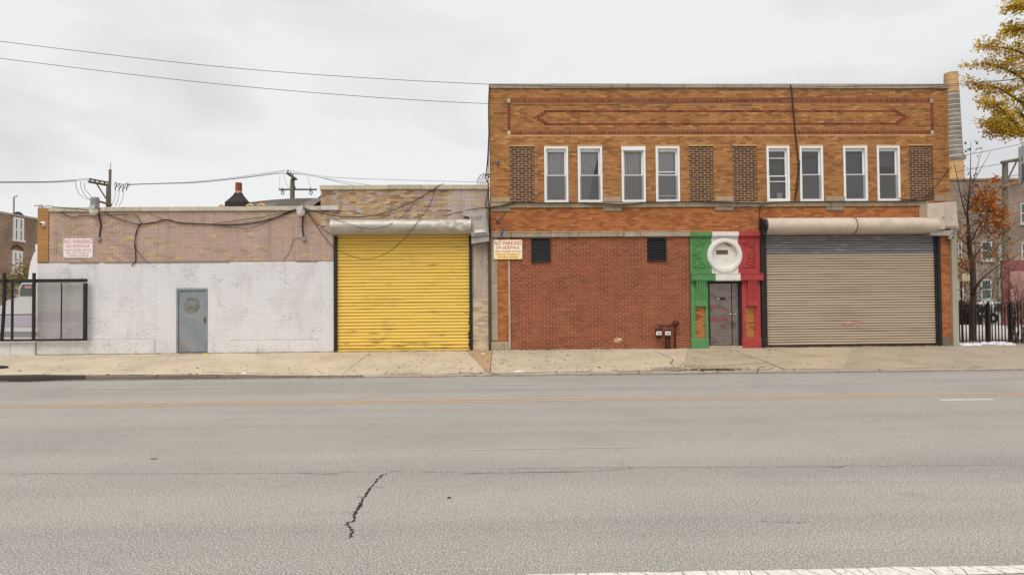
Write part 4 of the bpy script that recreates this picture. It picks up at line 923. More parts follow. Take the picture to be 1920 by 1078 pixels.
for i in range(17):
    row = rr.choice([0, 0, 0, 0, 1, 1, 1, 2, 2, 3, 4]); xa = rr.uniform(yx0 + .1, yx1 - .9); w = rr.uniform(.15, .8) * (1 if row < 4 else .5); z_ = yz0 + .03 + (row + rr.choice([.12, .2, .8])) * hs
    b = MB(); n = 8; v = []
    for k in range(n + 1): u = k / n; hw = .008 * math.sin(math.pi * u) * rr.uniform(.4, 1.2) + .001; v += [(xa + w * u, .06 - .0275, z_ - hw), (xa + w * u, .06 - .0275, z_ + hw)]
    b.add(v, [(2 * k, 2 * k + 2, 2 * k + 3, 2 * k + 1) for k in range(n)]); b.build('scrape', 'scrape_dark', sh1)
# crooked motor housing
pbox([(884, 444), (917, 441), (910, 391), (868, 396), (868, 404), (880, 407)], -.34, .0, 'motor_housing', 'sheet', sh1)
pbox([(887, 440), (914.5, 437.5), (909, 402), (882.5, 405)], -.37, -.341, 'housing_lid', 'galv', sh1)
b = MB(); q = [P(x, y, -.40) for x, y in ((888, 437), (913, 435), (908, 404), (884, 407))]; m_ = P(894, 424, -.33)
for i in range(4): b.add([q[i], q[(i + 1) % 4], m_], [(0, 1, 2)])
b.build('crumpled_face', 'galv', sh1)
pbox([(884, 457), (917, 452), (917, 442), (884, 445.5)], -.28, -.0, 'housing_foot', 'sheet', sh1)
b = MB(); b.tube([P(884, 446, -.15), P(900, 455, -.15)], .03, 6); b.build('bracket_arm', 'black_metal', sh1)
b = MB(); p_ = P(900, 456, -.1); b.tube([p_, p_ + Vector((0, 0, -.13))], [.03, .035], 8); b.build('hanging_plug', 'lamp_grey', sh1)
# rendered strip between shutter and neighbour
b = MB(); a, c = P(887, 500).x, P(914, 500).x
rough_panel('rendered_patch', (a, c - .02, P(900, 560).z, P(900, 462).z), YF, .012, 'stone', b1, lin(190, 172, 154), .004, 4, .08, 9)

# ================================================================== THINGS ON THE WALLS
def sign(px0, py0, px1, py1, label, board, letters, Y):
    x0, x1, z0, z1 = RC(px0, py0, px1, py1, Y); W, H = x1 - x0, z1 - z0; t = thing('parking_sign', ((x0 + x1) / 2, Y, z0), label, 'sign', 'no parking signs on the street walls')
    r = .035; pts = []
    for cx_, cz_, a0 in ((x1 - r, z0 + r, -90), (x1 - r, z1 - r, 0), (x0 + r, z1 - r, 90), (x0 + r, z0 + r, 180)):
        for k in range(5): w = rad(a0 + 22.5 * k); pts.append((cx_ + r * math.cos(w), cz_ + r * math.sin(w)))
    b = MB(); b.prism(pts, Y - .012, Y); b.build('board', board, t)
    for sx in (.05, .5, .95):
        for sz in (.04, .96): b = MB(); b.lathe((x0 + W * sx, Y - .012, z0 + H * sz), [(.009, 0), (.008, -.004), (.001, -.005)], 8, 'y'); b.build('screw', 'black_metal', t)
    for (txt, cz_, h, w, m) in letters:
        fc = bpy.data.curves.new('lettering', 'FONT'); fc.body = txt; fc.size = 1; fc.extrude = 0.0; fc.offset = .014; fc.resolution_u = 3
        tmp = bpy.data.objects.new('tmp', fc); me = bpy.data.meshes.new_from_object(tmp); bpy.data.objects.remove(tmp)
        xs = [v.co.x for v in me.vertices]; ys = [v.co.y for v in me.vertices]; a, e = min(xs), max(xs); lo, hi = min(ys), max(ys)
        for v in me.vertices:
            u = (v.co.x - a) / (e - a) - .5; k = (v.co.y - lo) / (hi - lo) - .5; v.co = (u * w * W, 0, k * h * H)
        me.materials.clear(); me.materials.append(M[m]); me.name = 'lettering'
        link('lettering', me, ((x0 + x1) / 2, Y - .0145, z1 - H * cz_), t)
    return t
def lines(a, c): return [('NO PARKING', .165, .215, .94, a), ('ON SIDEWALK', .40, .165, .84, a), ('UNAUTHORIZED VEHICLES', .60, .105, .92, a), ('WILL BE TOWED AT', .75, .105, .82, c), ("OWNER'S EXPENSE", .895, .10, .72, c)]
sign(119.5, 447, 174, 483.5, 'faded pink-lettered no parking sign on the low pink brick wall', 'sign_white', lines('letter_faded', 'letter_faded'), YF - .012)
s2 = sign(925.5, 450, 979, 486, 'yellowing red-lettered no parking sign at the corner of the red brick wall', 'sign_cream', lines('letter_red', 'letter_orange'), -.05)
x0, x1, z0, z1 = RC(925.5, 450, 979, 486, -.05); b = MB(); b.box(x0 + .03, x1 - .03, -.0635, -.062, z0 + .008, z0 + (z1 - z0) * .30); b.build('yellow_foot', 'sign_yellow', s2)

def wallpack(px, py, label, jb):
    p_ = P(px, py, YF - .08); t = thing('wall_lamp', (p_.x, YF, p_.z - .3), label, 'lamp', 'floodlights on the low building')
    b = MB(); X, Z = p_.x, p_.z; b.add([(X - .10, YF - .06, Z), (X + .10, YF - .06, Z), (X + .10, YF - .32, Z - .06), (X - .10, YF - .32, Z - .06), (X - .07, YF - .06, Z + .12), (X + .07, YF - .06, Z + .12), (X + .09, YF - .24, Z + .08), (X - .09, YF - .24, Z + .08)], [(4, 7, 6, 5), (7, 3, 2, 6), (0, 4, 5, 1), (0, 3, 7, 4), (1, 5, 6, 2)])
    b.tube([(X, YF - .1, Z + .1), (X, YF - .1, Z + .19)], .03, 8); b.box(X - .04, X + .04, YF - .1, YF - .06, Z - .1, Z + .12); b.build('housing', 'lamp_grey', t)
    b = MB(); b.lathe((X, YF - .19, 0), [(.118, Z - .04), (.125, Z - .09), (.11, Z - .17), (.06, Z - .21), (.001, Z - .215)], 20, 'z'); b.build('lens', 'lens', t, True)
    b = MB(); q = [P(*u, YF - .03) for u in jb]; b.tube(crom([Vector((X, YF - .08, Z - .08))] + q, 6), .020, 7); b.build('conduit', 'cable', t, True)
    e = q[-1]; b = MB(); b.lathe((e.x, YF - .004, e.z - .03), [(.065, 0), (.065, -.05), (.055, -.062), (.001, -.064)], 16, 'y'); b.build('junction_box', 'lamp_grey', t)
wallpack(180, 391, 'floodlight over the left no parking sign, left of the two on the low wall', [(185, 404), (189, 421), (187, 438), (186, 447)])
wallpack(566, 393, 'floodlight near the yellow shutter, right of the two on the low wall', [(568, 407), (567, 426), (570, 447)])

def domecam(px, py, Y, label, r=.075):
    q = P(px, py, Y - .06); t = thing('security_camera', (q.x, Y, q.z - r), label, 'camera', 'white wall cameras')
    b = MB(); b.lathe((q.x, Y, q.z), [(r * 1.1, 0), (r * 1.15, -.03), (r * 1.05, -.06), (r * .8, -.10), (r * .4, -.13)], 18, 'y'); b.build('housing', 'plastic_white', t, True)
    b = MB(); b.lathe((q.x, Y, q.z - .01), [(r * .5, -.11), (r * .42, -.145), (r * .2, -.16), (.001, -.162)], 14, 'y'); b.build('eye', 'black_metal', t, True); return t
domecam(79.5, 420, YF, 'white ball camera on the ochre brick end pier of the low building', .072)
domecam(1783.5, 445, -.10, 'white camera at the top of the downpipe right of the beige shutter', .06)
def boxcam(px, py, Y, label, m):
    q = P(px, py, Y); t = thing('security_camera', (q.x, Y, q.z - .05), label, 'camera', 'small cameras')
    b = MB(); b.bbox(q.x - .05, q.x + .05, Y - .10, Y, q.z - .055, q.z + .055, .02); b.build('housing', m, t)
    b = MB(); b.lathe((q.x, Y - .10, q.z), [(.03, 0), (.028, -.02), (.001, -.02)], 12, 'y'); b.build('eye', 'black_metal', t); return t
boxcam(933.5, 305, 0, 'small grey box camera beside the upper left bricked-in window', 'lamp_grey')
boxcam(933.5, 413, 0, 'small grey box camera above the red-lettered parking sign', 'lamp_grey')
q = P(72, 387, YF + .1); t = thing('security_camera', (q.x, YF + .1, azt), 'tiny white bullet camera on the roof corner of the low building', 'camera')
b = MB(); b.tube([(q.x - .03, YF - .02, azt + .07), (q.x + .08, YF + .16, azt + .09)], .035, 10); b.build('housing', 'plastic_white', t, True); b = MB(); b.tube([(q.x + .04, YF + .1, azt - .02), (q.x + .04, YF + .1, azt + .06)], .012, 6); b.build('bracket', 'lamp_grey', t)
b = MB(); b.tube(crom([P(941, 426, -.03), P(944, 431, -.05), P(940, 437, -.10), P(941, 443, -.11), P(936, 449, -.08)], 6), [.014] * 8 + [.03] * 9 + [.016] * 8, 7); tag(b.build('blue_cord', 'blue', None, True), 'knotted blue cord hanging above the red-lettered sign', 'cord')
# gas meters
t = thing('gas_meter_set', (P(1250, 650).x, 0, BASE), 'maroon gas pipes with two grey meter dials against the red brick wall', 'gas meter')
def gp(pts, r, name='pipe', m='maroon'):
    b = MB(); b.tube([P(x, y, Y) for x, y, Y in pts], r, 8); b.build(name, m, t, True)
gp([(1266, 655, -.12), (1266, 606, -.12), (1266, 606, .02)], .028); gp([(1237, 624, -.15), (1237, 611, -.15), (1270, 611, -.15)], .026); gp([(1255, 624, -.15), (1255, 611, -.15)], .026)
gp([(1249, 653, -.12), (1249, 624, -.12)], .035); gp([(1255, 655, -.12), (1255, 630, -.12)], .03); gp([(1229, 624, -.15), (1229, 617, -.15), (1243, 617, -.15)], .024)
q = P(1267, 606, -.14); b = MB(); b.lathe((q.x, -.06, q.z), [(.05, .0), (.085, -.03), (.10, -.07), (.10, -.10), (.06, -.13), (.04, -.16), (.001, -.16)], 18, 'y'); b.build('regulator', 'maroon', t, True)
for px in (1235, 1252):
    a = RC(px - 5, 619, px + 5, 634, -.15); b = MB(); b.bbox(a[0], a[1], -.26, -.10, a[2], a[3], .06); mt = b.build('meter', 'maroon', t)
    a = RC(px - 5, 621.5, px + 5.5, 628.5, -.26); b = MB(); b.bbox(a[0], a[1], -.29, -.262, a[2], a[3], .02); b.build('dial', 'plastic_white', mt)
    b = MB(); b.box(a[0] + .03, a[1] - .03, -.2935, -.2905, a[2] + .05, a[3] - .025); b.build('counter', 'lamp_grey', mt)

# cables
def cable(pxs, label, Y=-.05, r=.011, m='cable', k=7, group='cables strung over the walls', name='cable', n=6):
    pts = crom([P(q[0], q[1], q[2] if len(q) > 2 else Y) for q in pxs], k); b = MB(); b.tube(pts, r, n); return tag(b.build(name, m, None, True), label, 'cable', group)
y1 = YF - .04
cable([(77, 389), (96, 386.5), (111, 396), (134, 407), (152, 405), (178, 406)], 'thin cable sagging below the roof edge from the corner to the left floodlight', y1, .010)
cable([(96, 387), (134, 391), (175, 394)], 'thin cable along the coping left of the left floodlight', y1 - .03, .007)
cable([(185, 391), (211, 406), (247, 418), (263, 420.5)], 'cable drooping from the left floodlight to the black bundle', y1, .010)
cable([(187, 404), (220, 403), (254, 402.5), (259, 410), (266, 419)], 'straight cable from the left floodlight bending down at the bundle', y1 - .02, .010)
cable([(289, 418), (270, 420), (261, 423), (256, 436), (252.5, 455), (254, 475), (254, 489), (250, 495), (246, 498)], 'black cable dropping down the pink wall to the white paint', y1, .014)
cable([(258, 428), (254, 440), (253.5, 462), (264, 479), (274, 489), (282, 493)], 'thin cable branching right at the foot of the black drop', y1 - .015, .008)
cable([(258, 421), (289, 417.5), (311, 412), (339, 418), (378, 420), (436, 421.5), (475, 418), (514, 409), (561, 391)], 'thick black cable bundle draped between the two floodlights', y1, .018)
cable([(400, 419.5), (436, 427), (466, 428), (495, 419), (534, 400), (561, 389.5)], 'lowest thin cable sagging under the thick bundle', y1 - .03, .009)
cable([(407, 418), (475, 409.5), (524, 401), (561, 393)], 'thin cable above the thick bundle left of the right floodlight', y1 - .02, .007)
cable([(276, 398), (296, 407), (311, 412)], 'short thin cable from the coping to the thick bundle', y1, .006)
cable([(570, 447), (551, 449), (544, 469), (537, 481), (530, 488)], 'thin wire trailing left below the right floodlight junction box', y1 + .01, .006)
cable([(568, 390), (602, 400), (629, 405), (678, 407), (726, 398), (775, 378), (816, 353), (822, 348, -.1), (832, 345.5, .2)], 'thick cable swinging from the right floodlight up over the raised roof edge', y1 - .03, .012)
cable([(574, 396), (590, 418), (610, 446), (629, 466, -.1), (658, 480, -.1), (691, 486, -.1), (726, 474, -.1), (756, 450, -.3), (769, 435, -.46), (785, 413, -.46), (804, 388, -.12), (817, 353, -.1)], 'loose cable looping down across the yellow shutter', y1, .009)
cable([(574, 394), (600, 424), (626, 444)], 'second cable from the right floodlight to the shutter top corner', y1 - .02, .009)
cable([(778, 379, -.1), (756, 404, -.2), (730, 421, -.5), (703, 429, -.5), (678, 427, -.5), (640, 415, -.48), (623, 410, -.2)], 'thin cable lying over the silver hood', y1, .007)
cable([(832, 405, -.3), (867, 397, -.2), (888, 392, -.37), (909, 390, -.36), (921, 389, -.1), (940, 386, -.09), (953, 381, -.09), (968, 379.5, -.09)], 'cable from the crooked housing onto the tan building', -.1, .012)
cable([(921, 388.5), (945, 386), (970, 380.5), (1020, 381), (1082, 380.5), (1131, 382), (1166, 384), (1211, 380), (1290, 378.5), (1340, 379.5), (1425, 381), (1480, 379), (1600, 378), (1700, 378), (1738, 376)], 'long black cable along the stone belt under the white windows', -.09, .017, k=8)
cable([(1082, 380), (1120, 385), (1160, 387.5), (1190, 384), (1215, 379)], 'thin cable sagging below the belt between second and third windows', -.10, .008)
cable([(1345, 379.5), (1378, 388), (1410, 390), (1432, 383), (1445, 380)], 'grey cable sagging below the belt left of the beige shutter', -.10, .010, 'grey_cable')
cable([(1478, 159.5, .0), (1483.5, 164, -.07), (1487, 200, -.06), (1492, 256, -.04), (1497, 309, -.04), (1495.5, 333, -.04), (1492, 357, -.04), (1491, 376, -.08)], 'thick black cable running down the upper facade from the parapet', -.04, .020)
cable([(1500, 300, -.035), (1498, 340), (1494, 362), (1489, 377, -.08)], 'thin black cable beside the thick drop between two windows', -.035, .009)
cable([(1487, 378.5), (1450, 380.5), (1430, 384), (1425, 391), (1424.5, 410), (1424.5, 434)], 'black cable turning down to the left end of the beige hood', -.085, .012)
cable([(1784, 313, -.02), (1768, 332), (1752, 352), (1742, 363), (1735, 371)], 'thin cable slanting down past the right bricked-in window', -.03, .009)
cable([(1685, 371.5), (1705, 375), (1721, 372), (1738, 369), (1752, 364)], 'black cable tuft at the upper right end of the belt', -.07, .014)
cable([(930, 418), (938, 410), (950, 397), (953, 390)], 'thin wire from the lower corner camera up to the belt', -.03, .006)
cable([(917, 240, -.05), (914, 300, -.05), (911, 335, -.03), (916, 345, -.08), (914, 365, -.08), (911, 385, -.1), (918, 400, -.1), (919, 440, -.1)], 'black cable hanging down the left edge of the tan building', -.05, .016)
cable([(917.5, 163), (916, 200), (916.5, 260), (915, 330), (917, 380), (918, 437)], 'straight black cable down the left corner of the tan building', -.055, .018)
# street wires overhead, between poles outside the frame
def wire(pxs, Y, r, label, m='cable', group='wires overhead', k=10):
    pts = crom([P(x, y, Y) for x, y in pxs], k); b = MB(); b.tube(pts, r, 5); return tag(b.build('overhead_wire', m, None, True), label, 'wire', group)
wire([(-900, -60), (-400, 24), (0, 78), (460, 130), (918, 158.5), (1300, 165), (1690, 161), (1860, 152.5), (2300, 115)], -3.9, .0065, 'upper of the two long street wires crossing the sky')
wire([(-900, -10), (-400, 58), (0, 110), (460, 163), (918, 195), (1270, 193.5), (1600, 177), (1900, 150), (2300, 105)], -3.9, .0065, 'lower of the two long street wires crossing the sky')

# ================================================================== LEFT YARD: low wall, gate, truck, brick flats, poles
lw0 = P(-260, 650).x
t = thing('low_wall', (lw0, 0, BASE), 'low rough white rendered wall at the foot of the mesh gate', 'wall')
zt_ = P(35, 641).z; xs = [lw0 - 14, lw0 - 9, lw0 - 4, lw0, P(-95, 650).x, P(22, 650).x, AX0 - .012]
for i, (a, c) in enumerate(zip(xs, xs[1:])):
    rough_panel('wall_block', (a + .004, c - .004, BASE - .05, zt_ - (.0 if i % 2 else .012)), -.0, .05, 'plaster', t, wc, .016, 4, .07, 20 + i)
    b = MB(); b.cur = wc; b.box(a + .004, c - .004, .0, .25, BASE - .05, zt_ - .013); b.build('wall_core', 'plaster', t)
gy = -.16
t = thing('mesh_gate', (P(40, 640, gy).x, gy, BASE), 'black framed chain-link gate overlapping the white wall on the left', 'gate')
def gb(px0, py0, px1, py1, name='frame_bar', Y0=gy - .03, Y1=gy + .03): r = RC(px0, py0, px1, py1, gy); b = MB(); b.bbox(r[0], r[1], Y0, Y1, r[2], r[3], .008); return b.build(name, 'black_metal', t)
gb(-240, 524, 163, 530.5, 'top_rail'); gb(-240, 636.5, 163, 640.5, 'bottom_rail'); gb(156.5, 530.7, 163, 636.3, 'stile'); gb(63, 512, 68.5, 636.3, 'post', gy - .075, gy - .031); gb(-100, 512, -94, 640, 'post', gy - .075, gy - .031)
gb(21, 530.7, 25, 636.3, 'bar', gy - .02, gy + .02); gb(114, 530.7, 116, 636.3, 'bar', gy - .015, gy + .015); gb(-60, 530.7, -56, 636.3, 'bar', gy - .02, gy + .02); gb(-240, 590, 62.8, 592, 'bar', gy - .012, gy + .012)
b = MB(); b.tube([P(8, 512, gy - .06), P(8, 560, gy - .06), P(6, 600, gy - .06), P(3, 640, gy - .06)], .045, 6); b.build('bent_post', 'black_metal', t)
r = RC(-240, 530, 157, 637, gy); b = MB(); s = .052; H = r[3] - r[2]; n = int((r[1] - r[0] + H) / s)
M['wire'] = mat('chain_link_wire', lin(132, 124, 118), .6, .2)
for i in range(n):
    for sg in (1, -1):
        a = r[0] - H + i * s if sg > 0 else r[0] + i * s; pts = []
        x_a, x_b = a, a + sg * H
        ts = [0, 1]
        t0, t1 = 0, 1
        if sg > 0: t0, t1 = max(0, (r[0] - a) / H), min(1, (r[1] - a) / H)
        else: t0, t1 = max(0, (a - r[1]) / H), min(1, (a - r[0]) / H)
        if t1 <= t0: continue
        b.tube([(a + sg * H * q, gy + .006 * sg, r[2] + H * q) for q in (t0, t1)], .0032, 3, False)
b.build('chain_link', 'wire', t, kind='stuff')
r = RC(71, 560, 156, 634, YF); rough_panel('lilac_patch', (AX0 + .03, r[1], P(100, 604).z, P(100, 583).z), YF - .006, .003, 'lilac_spray', b1, wc, .001, 3, .1, 3)
# truck, facing left, half hidden by the low building
ty = 2.6
t = thing('parked_truck', (P(60, 640, ty).x, ty, .33), 'white bonneted truck behind the mesh gate, cut off by the low building', 'truck')
def tp(pts, y0, y1, name, m, sm=False):
    b = MB(); b.prism([(P(x, y, y0).x, P(x, y, y0).z) for x, y in pts], y0, y1); return b.build(name, m, t, sm)
tp([(-8, 622), (150, 622), (150, 560), (62, 556), (34, 557), (14, 563), (0, 574), (-8, 590)], ty, ty + 2.0, 'bonnet', 'truck_white')
tp([(34, 556.5), (150, 556.5), (150, 530), (41, 530), (37, 538)], ty + .1, ty + 1.95, 'cab', 'truck_white')
tp([(36, 555), (62, 555), (62, 533), (42, 533), (38, 541)], ty + .07, ty + .099, 'side_window', 'truck_glass')
tp([(46, 541), (59, 541), (59, 536), (47, 536)], ty + .05, ty + .069, 'red_placard', 'letter_faded')
tp([(52, 529.5), (150, 529.5), (150, 455), (76, 462), (64, 474), (57, 492), (54, 510)], ty + .25, ty + 1.8, 'roof_fairing', 'truck_white')
tp([(-6, 612), (150, 612), (150, 592), (-6, 592)], ty - .02, ty - .001, 'lilac_band', 'truck_lilac')
tp([(-14, 632), (70, 632), (70, 623), (-14, 623)], ty - .05, ty + 1.9, 'bumper', 'chrome')
tp([(66, 470), (71, 470), (71, 458), (66, 458)], ty - .1, ty + .2, 'mirror', 'truck_white')
q = P(-40, 628, ty); b = MB(); b.lathe((q.x, ty - .04, .33 + .5), [(.2, -.01), (.3, -.02), (.5, .0), (.5, .3), (.2, .3)], 24, 'y'); b.build('wheel', 'tyre', t)
# brick flats beyond the yard: the long side wall faces right
FX = -39.0
t = thing('brick_flats', (FX - 8, 45, .3), 'brown brick apartment block with white arched windows beyond the truck', 'building')
FZ = 9.0; b = MB(); b.box(FX - 16, FX, 12, 90, 0, FZ); b.build('wall', 'far_brown', t)
b = MB(); b.cur = lin(176, 166, 156); b.box(FX - 16.05, FX + .08, 11.95, 90.1, FZ + .01, FZ + .18); b.build('coping', 'coping', t)
def atX(px, py, X): d = ray(px, py); return CAM + d * ((X - CAM.x) / d.x)
for (px0, py0, px1, py1) in ((23.5, 412, 43, 450), (22, 474, 40.5, 511), (22, 540, 40, 577), (-36, 404, -14, 446), (-38, 470, -16, 508)):
    a, c = atX(px0, (py0 + py1) / 2, FX), atX(px1, (py0 + py1) / 2, FX); ya, yb = a.y, c.y; zt_, zb_ = atX((px0 + px1) / 2, py0, FX).z, atX((px0 + px1) / 2, py1, FX).z
    ym = (ya + yb) / 2; b = MB()
    for u0, u1 in ((ya, ya + .22), (yb - .22, yb), (ym - .16, ym + .16)): b.box(FX - .02, FX + .10, u0, u1, zb_, zt_)
    b.box(FX - .02, FX + .10, ya, yb, zt_, zt_ + .16); b.box(FX - .02, FX + .16, ya - .1, yb + .1, zb_ - .14, zb_); b.box(FX - .02, FX + .09, ya + .22, yb - .22, (zb_ + zt_) / 2 - .06, (zb_ + zt_) / 2 + .06)
    w = b.build('window', 'white_frame', t); b = MB(); b.box(FX - .02, FX + .04, ya + .22, yb - .22, zb_, zt_); b.build('pane', 'truck_glass', w)
    b = MB(); b.cur = lin(92, 70, 58); n = 8; v = []
    for k in range(n + 1): u = k / n; v += [(FX + .06, ya - .1 + (yb - ya + .2) * u, zt_ + .16 + .28 * math.sin(math.pi * u)), (FX + .06, ya - .1 + (yb - ya + .2) * u, zt_ + .38 + .28 * math.sin(math.pi * u))]
    b.add(v, [(2 * k, 2 * k + 2, 2 * k + 3, 2 * k + 1) for k in range(n)]); b.build('brick_arch', 'brick', w)
q = atX(33, 385, FX); b = MB(); b.tube([(FX - .3, q.y, FZ), (FX - .3, q.y, FZ + 1.6), (FX - .3, q.y + .3, FZ + 1.75)], .06, 6); b.build('vent_pipe', 'lamp_grey', t)

# ---- leaves and plants helpers
def leaves(b, centres, n, spread, size, pal, flat=.6):
    for _ in range(n):
        c = random.choice(centres); s = spread * random.random() ** .5; d = Vector((random.gauss(0, 1), random.gauss(0, 1), random.gauss(0, flat))).normalized() * s
        p = c + d; u = Vector((random.gauss(0, 1), random.gauss(0, 1), random.gauss(-.2, .7))).normalized(); w = u.cross(Vector((random.gauss(0, .5), random.gauss(0, .5), 1))).normalized()
        L_ = size * random.uniform(.6, 1.25); W = L_ * .32; nn = u.cross(w) * L_ * .08; b.cur = jit(random.choice(pal), .22, .06)
        b.add([p, p + u * L_ * .45 + w * W + nn, p + u * L_, p + u * L_ * .45 - w * W + nn], [(0, 1, 2, 3)])
def branch(b, p, d, L_, r, depth, tips, rnd, up=.15, spread=.55, kids=3):
    pts = [p]; n = 5; q = p.copy(); dd = d.copy()
    for i in range(n): dd = (dd + Vector((rnd.gauss(0, .12), rnd.gauss(0, .12), rnd.gauss(up * .25, .08)))).normalized(); q = q + dd * L_ / n; pts.append(q.copy())
    b.tube(pts, [r * (1 - .55 * i / n) for i in range(n + 1)], 7 if depth > 1 else 5)
    if depth <= 1: tips += pts[2:]
    if depth == 0: return
    for k in range(kids):
        t = rnd.uniform(.4, 1.0) if k else 1.0; i = min(n, int(t * n)); nd = (dd + Vector((rnd.gauss(0, spread), rnd.gauss(0, spread), rnd.gauss(up, spread * .6)))).normalized()
        branch(b, pts[i], nd, L_ * rnd.uniform(.6, .8), r * .5, depth - 1, tips, rnd, up, spread, kids)
# shrub behind the truck
b = MB(); cen = [P(x, y, 12) for x, y in ((58, 512), (66, 505), (50, 522), (44, 530), (20, 545), (0, 552), (10, 530), (72, 520))]
leaves(b, cen, 1500, .9, .16, [lin(128, 118, 58), lin(150, 132, 64), lin(108, 104, 54), lin(166, 140, 76)]); t = thing('yard_bush', (cen[0].x, 12, .33), 'yellow-green bush behind the truck by the brick flats', 'bush'); b.build('foliage', 'leaf', t)
b = MB(); rn = random.Random(2)
for k in range(9): b.tube([(cen[0].x + rn.uniform(-1.5, .6), 12, .33), cen[k % 8]], .03, 4)
b.build('stems', 'bark', t)

# utility poles behind the low building
def pole(base, top, Y, r, label):
    p_, q_ = P(base[0], base[1], Y), P(top[0], top[1], Y); t = thing('utility_pole', (p_.x, Y, .3), label, 'utility pole', 'utility poles behind the low building')
    b = MB(); b.tube([(p_.x, Y, .3), (p_.x + (q_.x - p_.x) * .5, Y, (p_.z + q_.z) / 2), q_], [r * 1.3, r * 1.1, r], 10); b.build('pole', 'wood_pole', t); return t
py_ = 16.0
t = pole((203, 385), (204, 345), py_, .115, 'left utility pole with a slanted crossarm and transformer behind the low building')
def pl(pts, r, name, m='wood_pole', Y=py_, n=6): b = MB(); b.tube([P(q[0], q[1], Y + (q[2] if len(q) > 2 else 0)) for q in pts], r, n); return b.build(name, m, t)
pl([(206, 346), (206.5, 318)], .07, 'pole_top'); pl([(206.5, 318), (208, 305)], .012, 'spike', 'cable')
pl([(166, 341, -1.2), (204, 348, .2)], .07, 'crossarm'); pl([(169, 336, -1.2), (207, 343, .2)], .05, 'crossarm'); pl([(182, 346, -.6), (199, 373, 0)], .035, 'brace')
for x, y in ((169, 338), (178, 340), (187, 342), (196, 344)): pl([(x, y + 2), (x, y - 4)], .045, 'insulator', 'porcelain')
pl([(176, 376, -.8), (190, 379, -.4), (210, 385)], .06, 'lower_arm'); 
q = P(178, 382, py_ - .8); b = MB(); b.lathe((q.x, py_ - .8, 0), [(.001, q.z + .36), (.2, q.z + .34), (.22, q.z + .2), (.22, q.z - .7), (.001, q.z - .7)], 14, 'z'); b.build('transformer', 'lamp_grey', t)
for x0, y0, xs_, ys_, x1, y1_ in ((142, 341, 146, 362, 172, 375), (151, 341, 155, 362, 175, 375), (158, 343, 163, 360, 178, 374)): pl(crom([(x0, y0, 0), (xs_, ys_, 0), (x1, y1_, 0)], 6) if 0 else [(x0, y0), (x0 + 1, y0 + 12), (xs_ + 3, ys_ + 3), ((xs_ + x1) / 2 + 2, (ys_ + y1_) / 2 + 5), (x1, y1_)], .012, 'jumper', 'cable', n=4)
for x0, x1 in ((216, 209), (223, 218), (231, 225)): pl([(x0, 357), (x0, 368), (x0 - 3, 378), (x1 - 2, 386)], .012, 'jumper', 'cable', n=4)
for x, y in ((217, 346), (224, 348), (231, 349), (238, 347)):
    pl([(x, y - 3), (x + 2, y + 3), (x - 1, y + 7), (x - 1, y + 11)], .03, 'fuse_cutout', 'porcelain')
    b = MB(); q = P(x + 1, y, py_); b.tube([(q.x + .12 * math.cos(w * .7), py_, q.z + .12 * math.sin(w * .7)) for w in range(10)], .012, 4); b.build('wire_loop', 'cable', t)
t = pole((548, 376), (548.5, 336), 18.0, .13, 'right utility pole with a level crossarm behind the shingled roof'); py2 = 18.0
pl([(523, 355.5), (594, 355.5)], .055, 'crossarm', Y=py2); pl([(538, 324.5, -.6), (556, 337, 0)], .075, 'crossarm', Y=py2); pl([(547, 334, -.2), (554, 355, 0)], .04, 'brace', Y=py2)
for x, y in ((530, 359), (547, 359), (583, 359)):
    b = MB(); q = P(x, y + 2, py2); b.tube([(q.x + .08 * math.cos(w * .7), py2, q.z + .14 * math.sin(w * .7)) for w in range(10)], .03, 5); b.build('fuse_cutout', 'porcelain', t); pl([(x - 1, y - 7), (x - 1, y + 1)], .03, 'insulator', 'porcelain', Y=py2)
for x, y in ((540, 320), (545, 324), (549, 327)): pl([(x, y + 5), (x, y - 1)], .04, 'insulator', 'porcelain', Y=py2)
for p0, p1 in (((525, 330), (524, 352)), ((532, 328), (542, 352)), ((577, 330), (583, 352))): pl([p0, ((p0[0] + p1[0]) / 2 - 1, 342), p1], .008, 'jumper', 'cable', Y=py2, n=4)
wg = 'power lines behind the low building'
for i, (a, m_, c) in enumerate((((-500, 344), (0, 341), (168, 335)), ((-500, 345), (0, 342), (178, 337)), ((-500, 346), (0, 343), (142, 340)))): wire([a, m_, (90, m_[1] - .5), c], py_, .012, ('top', 'middle', 'lowest')[i] + ' of the power lines running off to the left from the left pole', group=wg)
for i, (dy0, dy1, x1) in enumerate( ((0, 0, 528), (1.5, 2.5, 530), (2, 5, 522))): wire([(238, 346 + dy0 * .5), (300, 344 + dy0 * .4), (365, 341 + dy0), (440, 333 + dy0 * 1.4), (x1, 320.5 + dy1)], 17.0, .012, ('top', 'middle', 'lowest')[i] + ' of the power lines between the two utility poles', group=wg)
wire([(528, 320.5), (541, 319.5), (545, 320), (590, 329), (640, 334), (760, 338), (905, 342), (1000, 344)], 18, .011, 'uppermost wire leaving the right pole over the raised roof', group=wg)
wire([(530, 323), (548, 325), (578, 329), (640, 340), (700, 348)], 18, .011, 'middle wire leaving the right pole', group=wg); wire([(522, 326), (549, 326), (590, 331), (640, 343), (665, 348)], 18, .011, 'lowest wire leaving the right pole', group=wg)
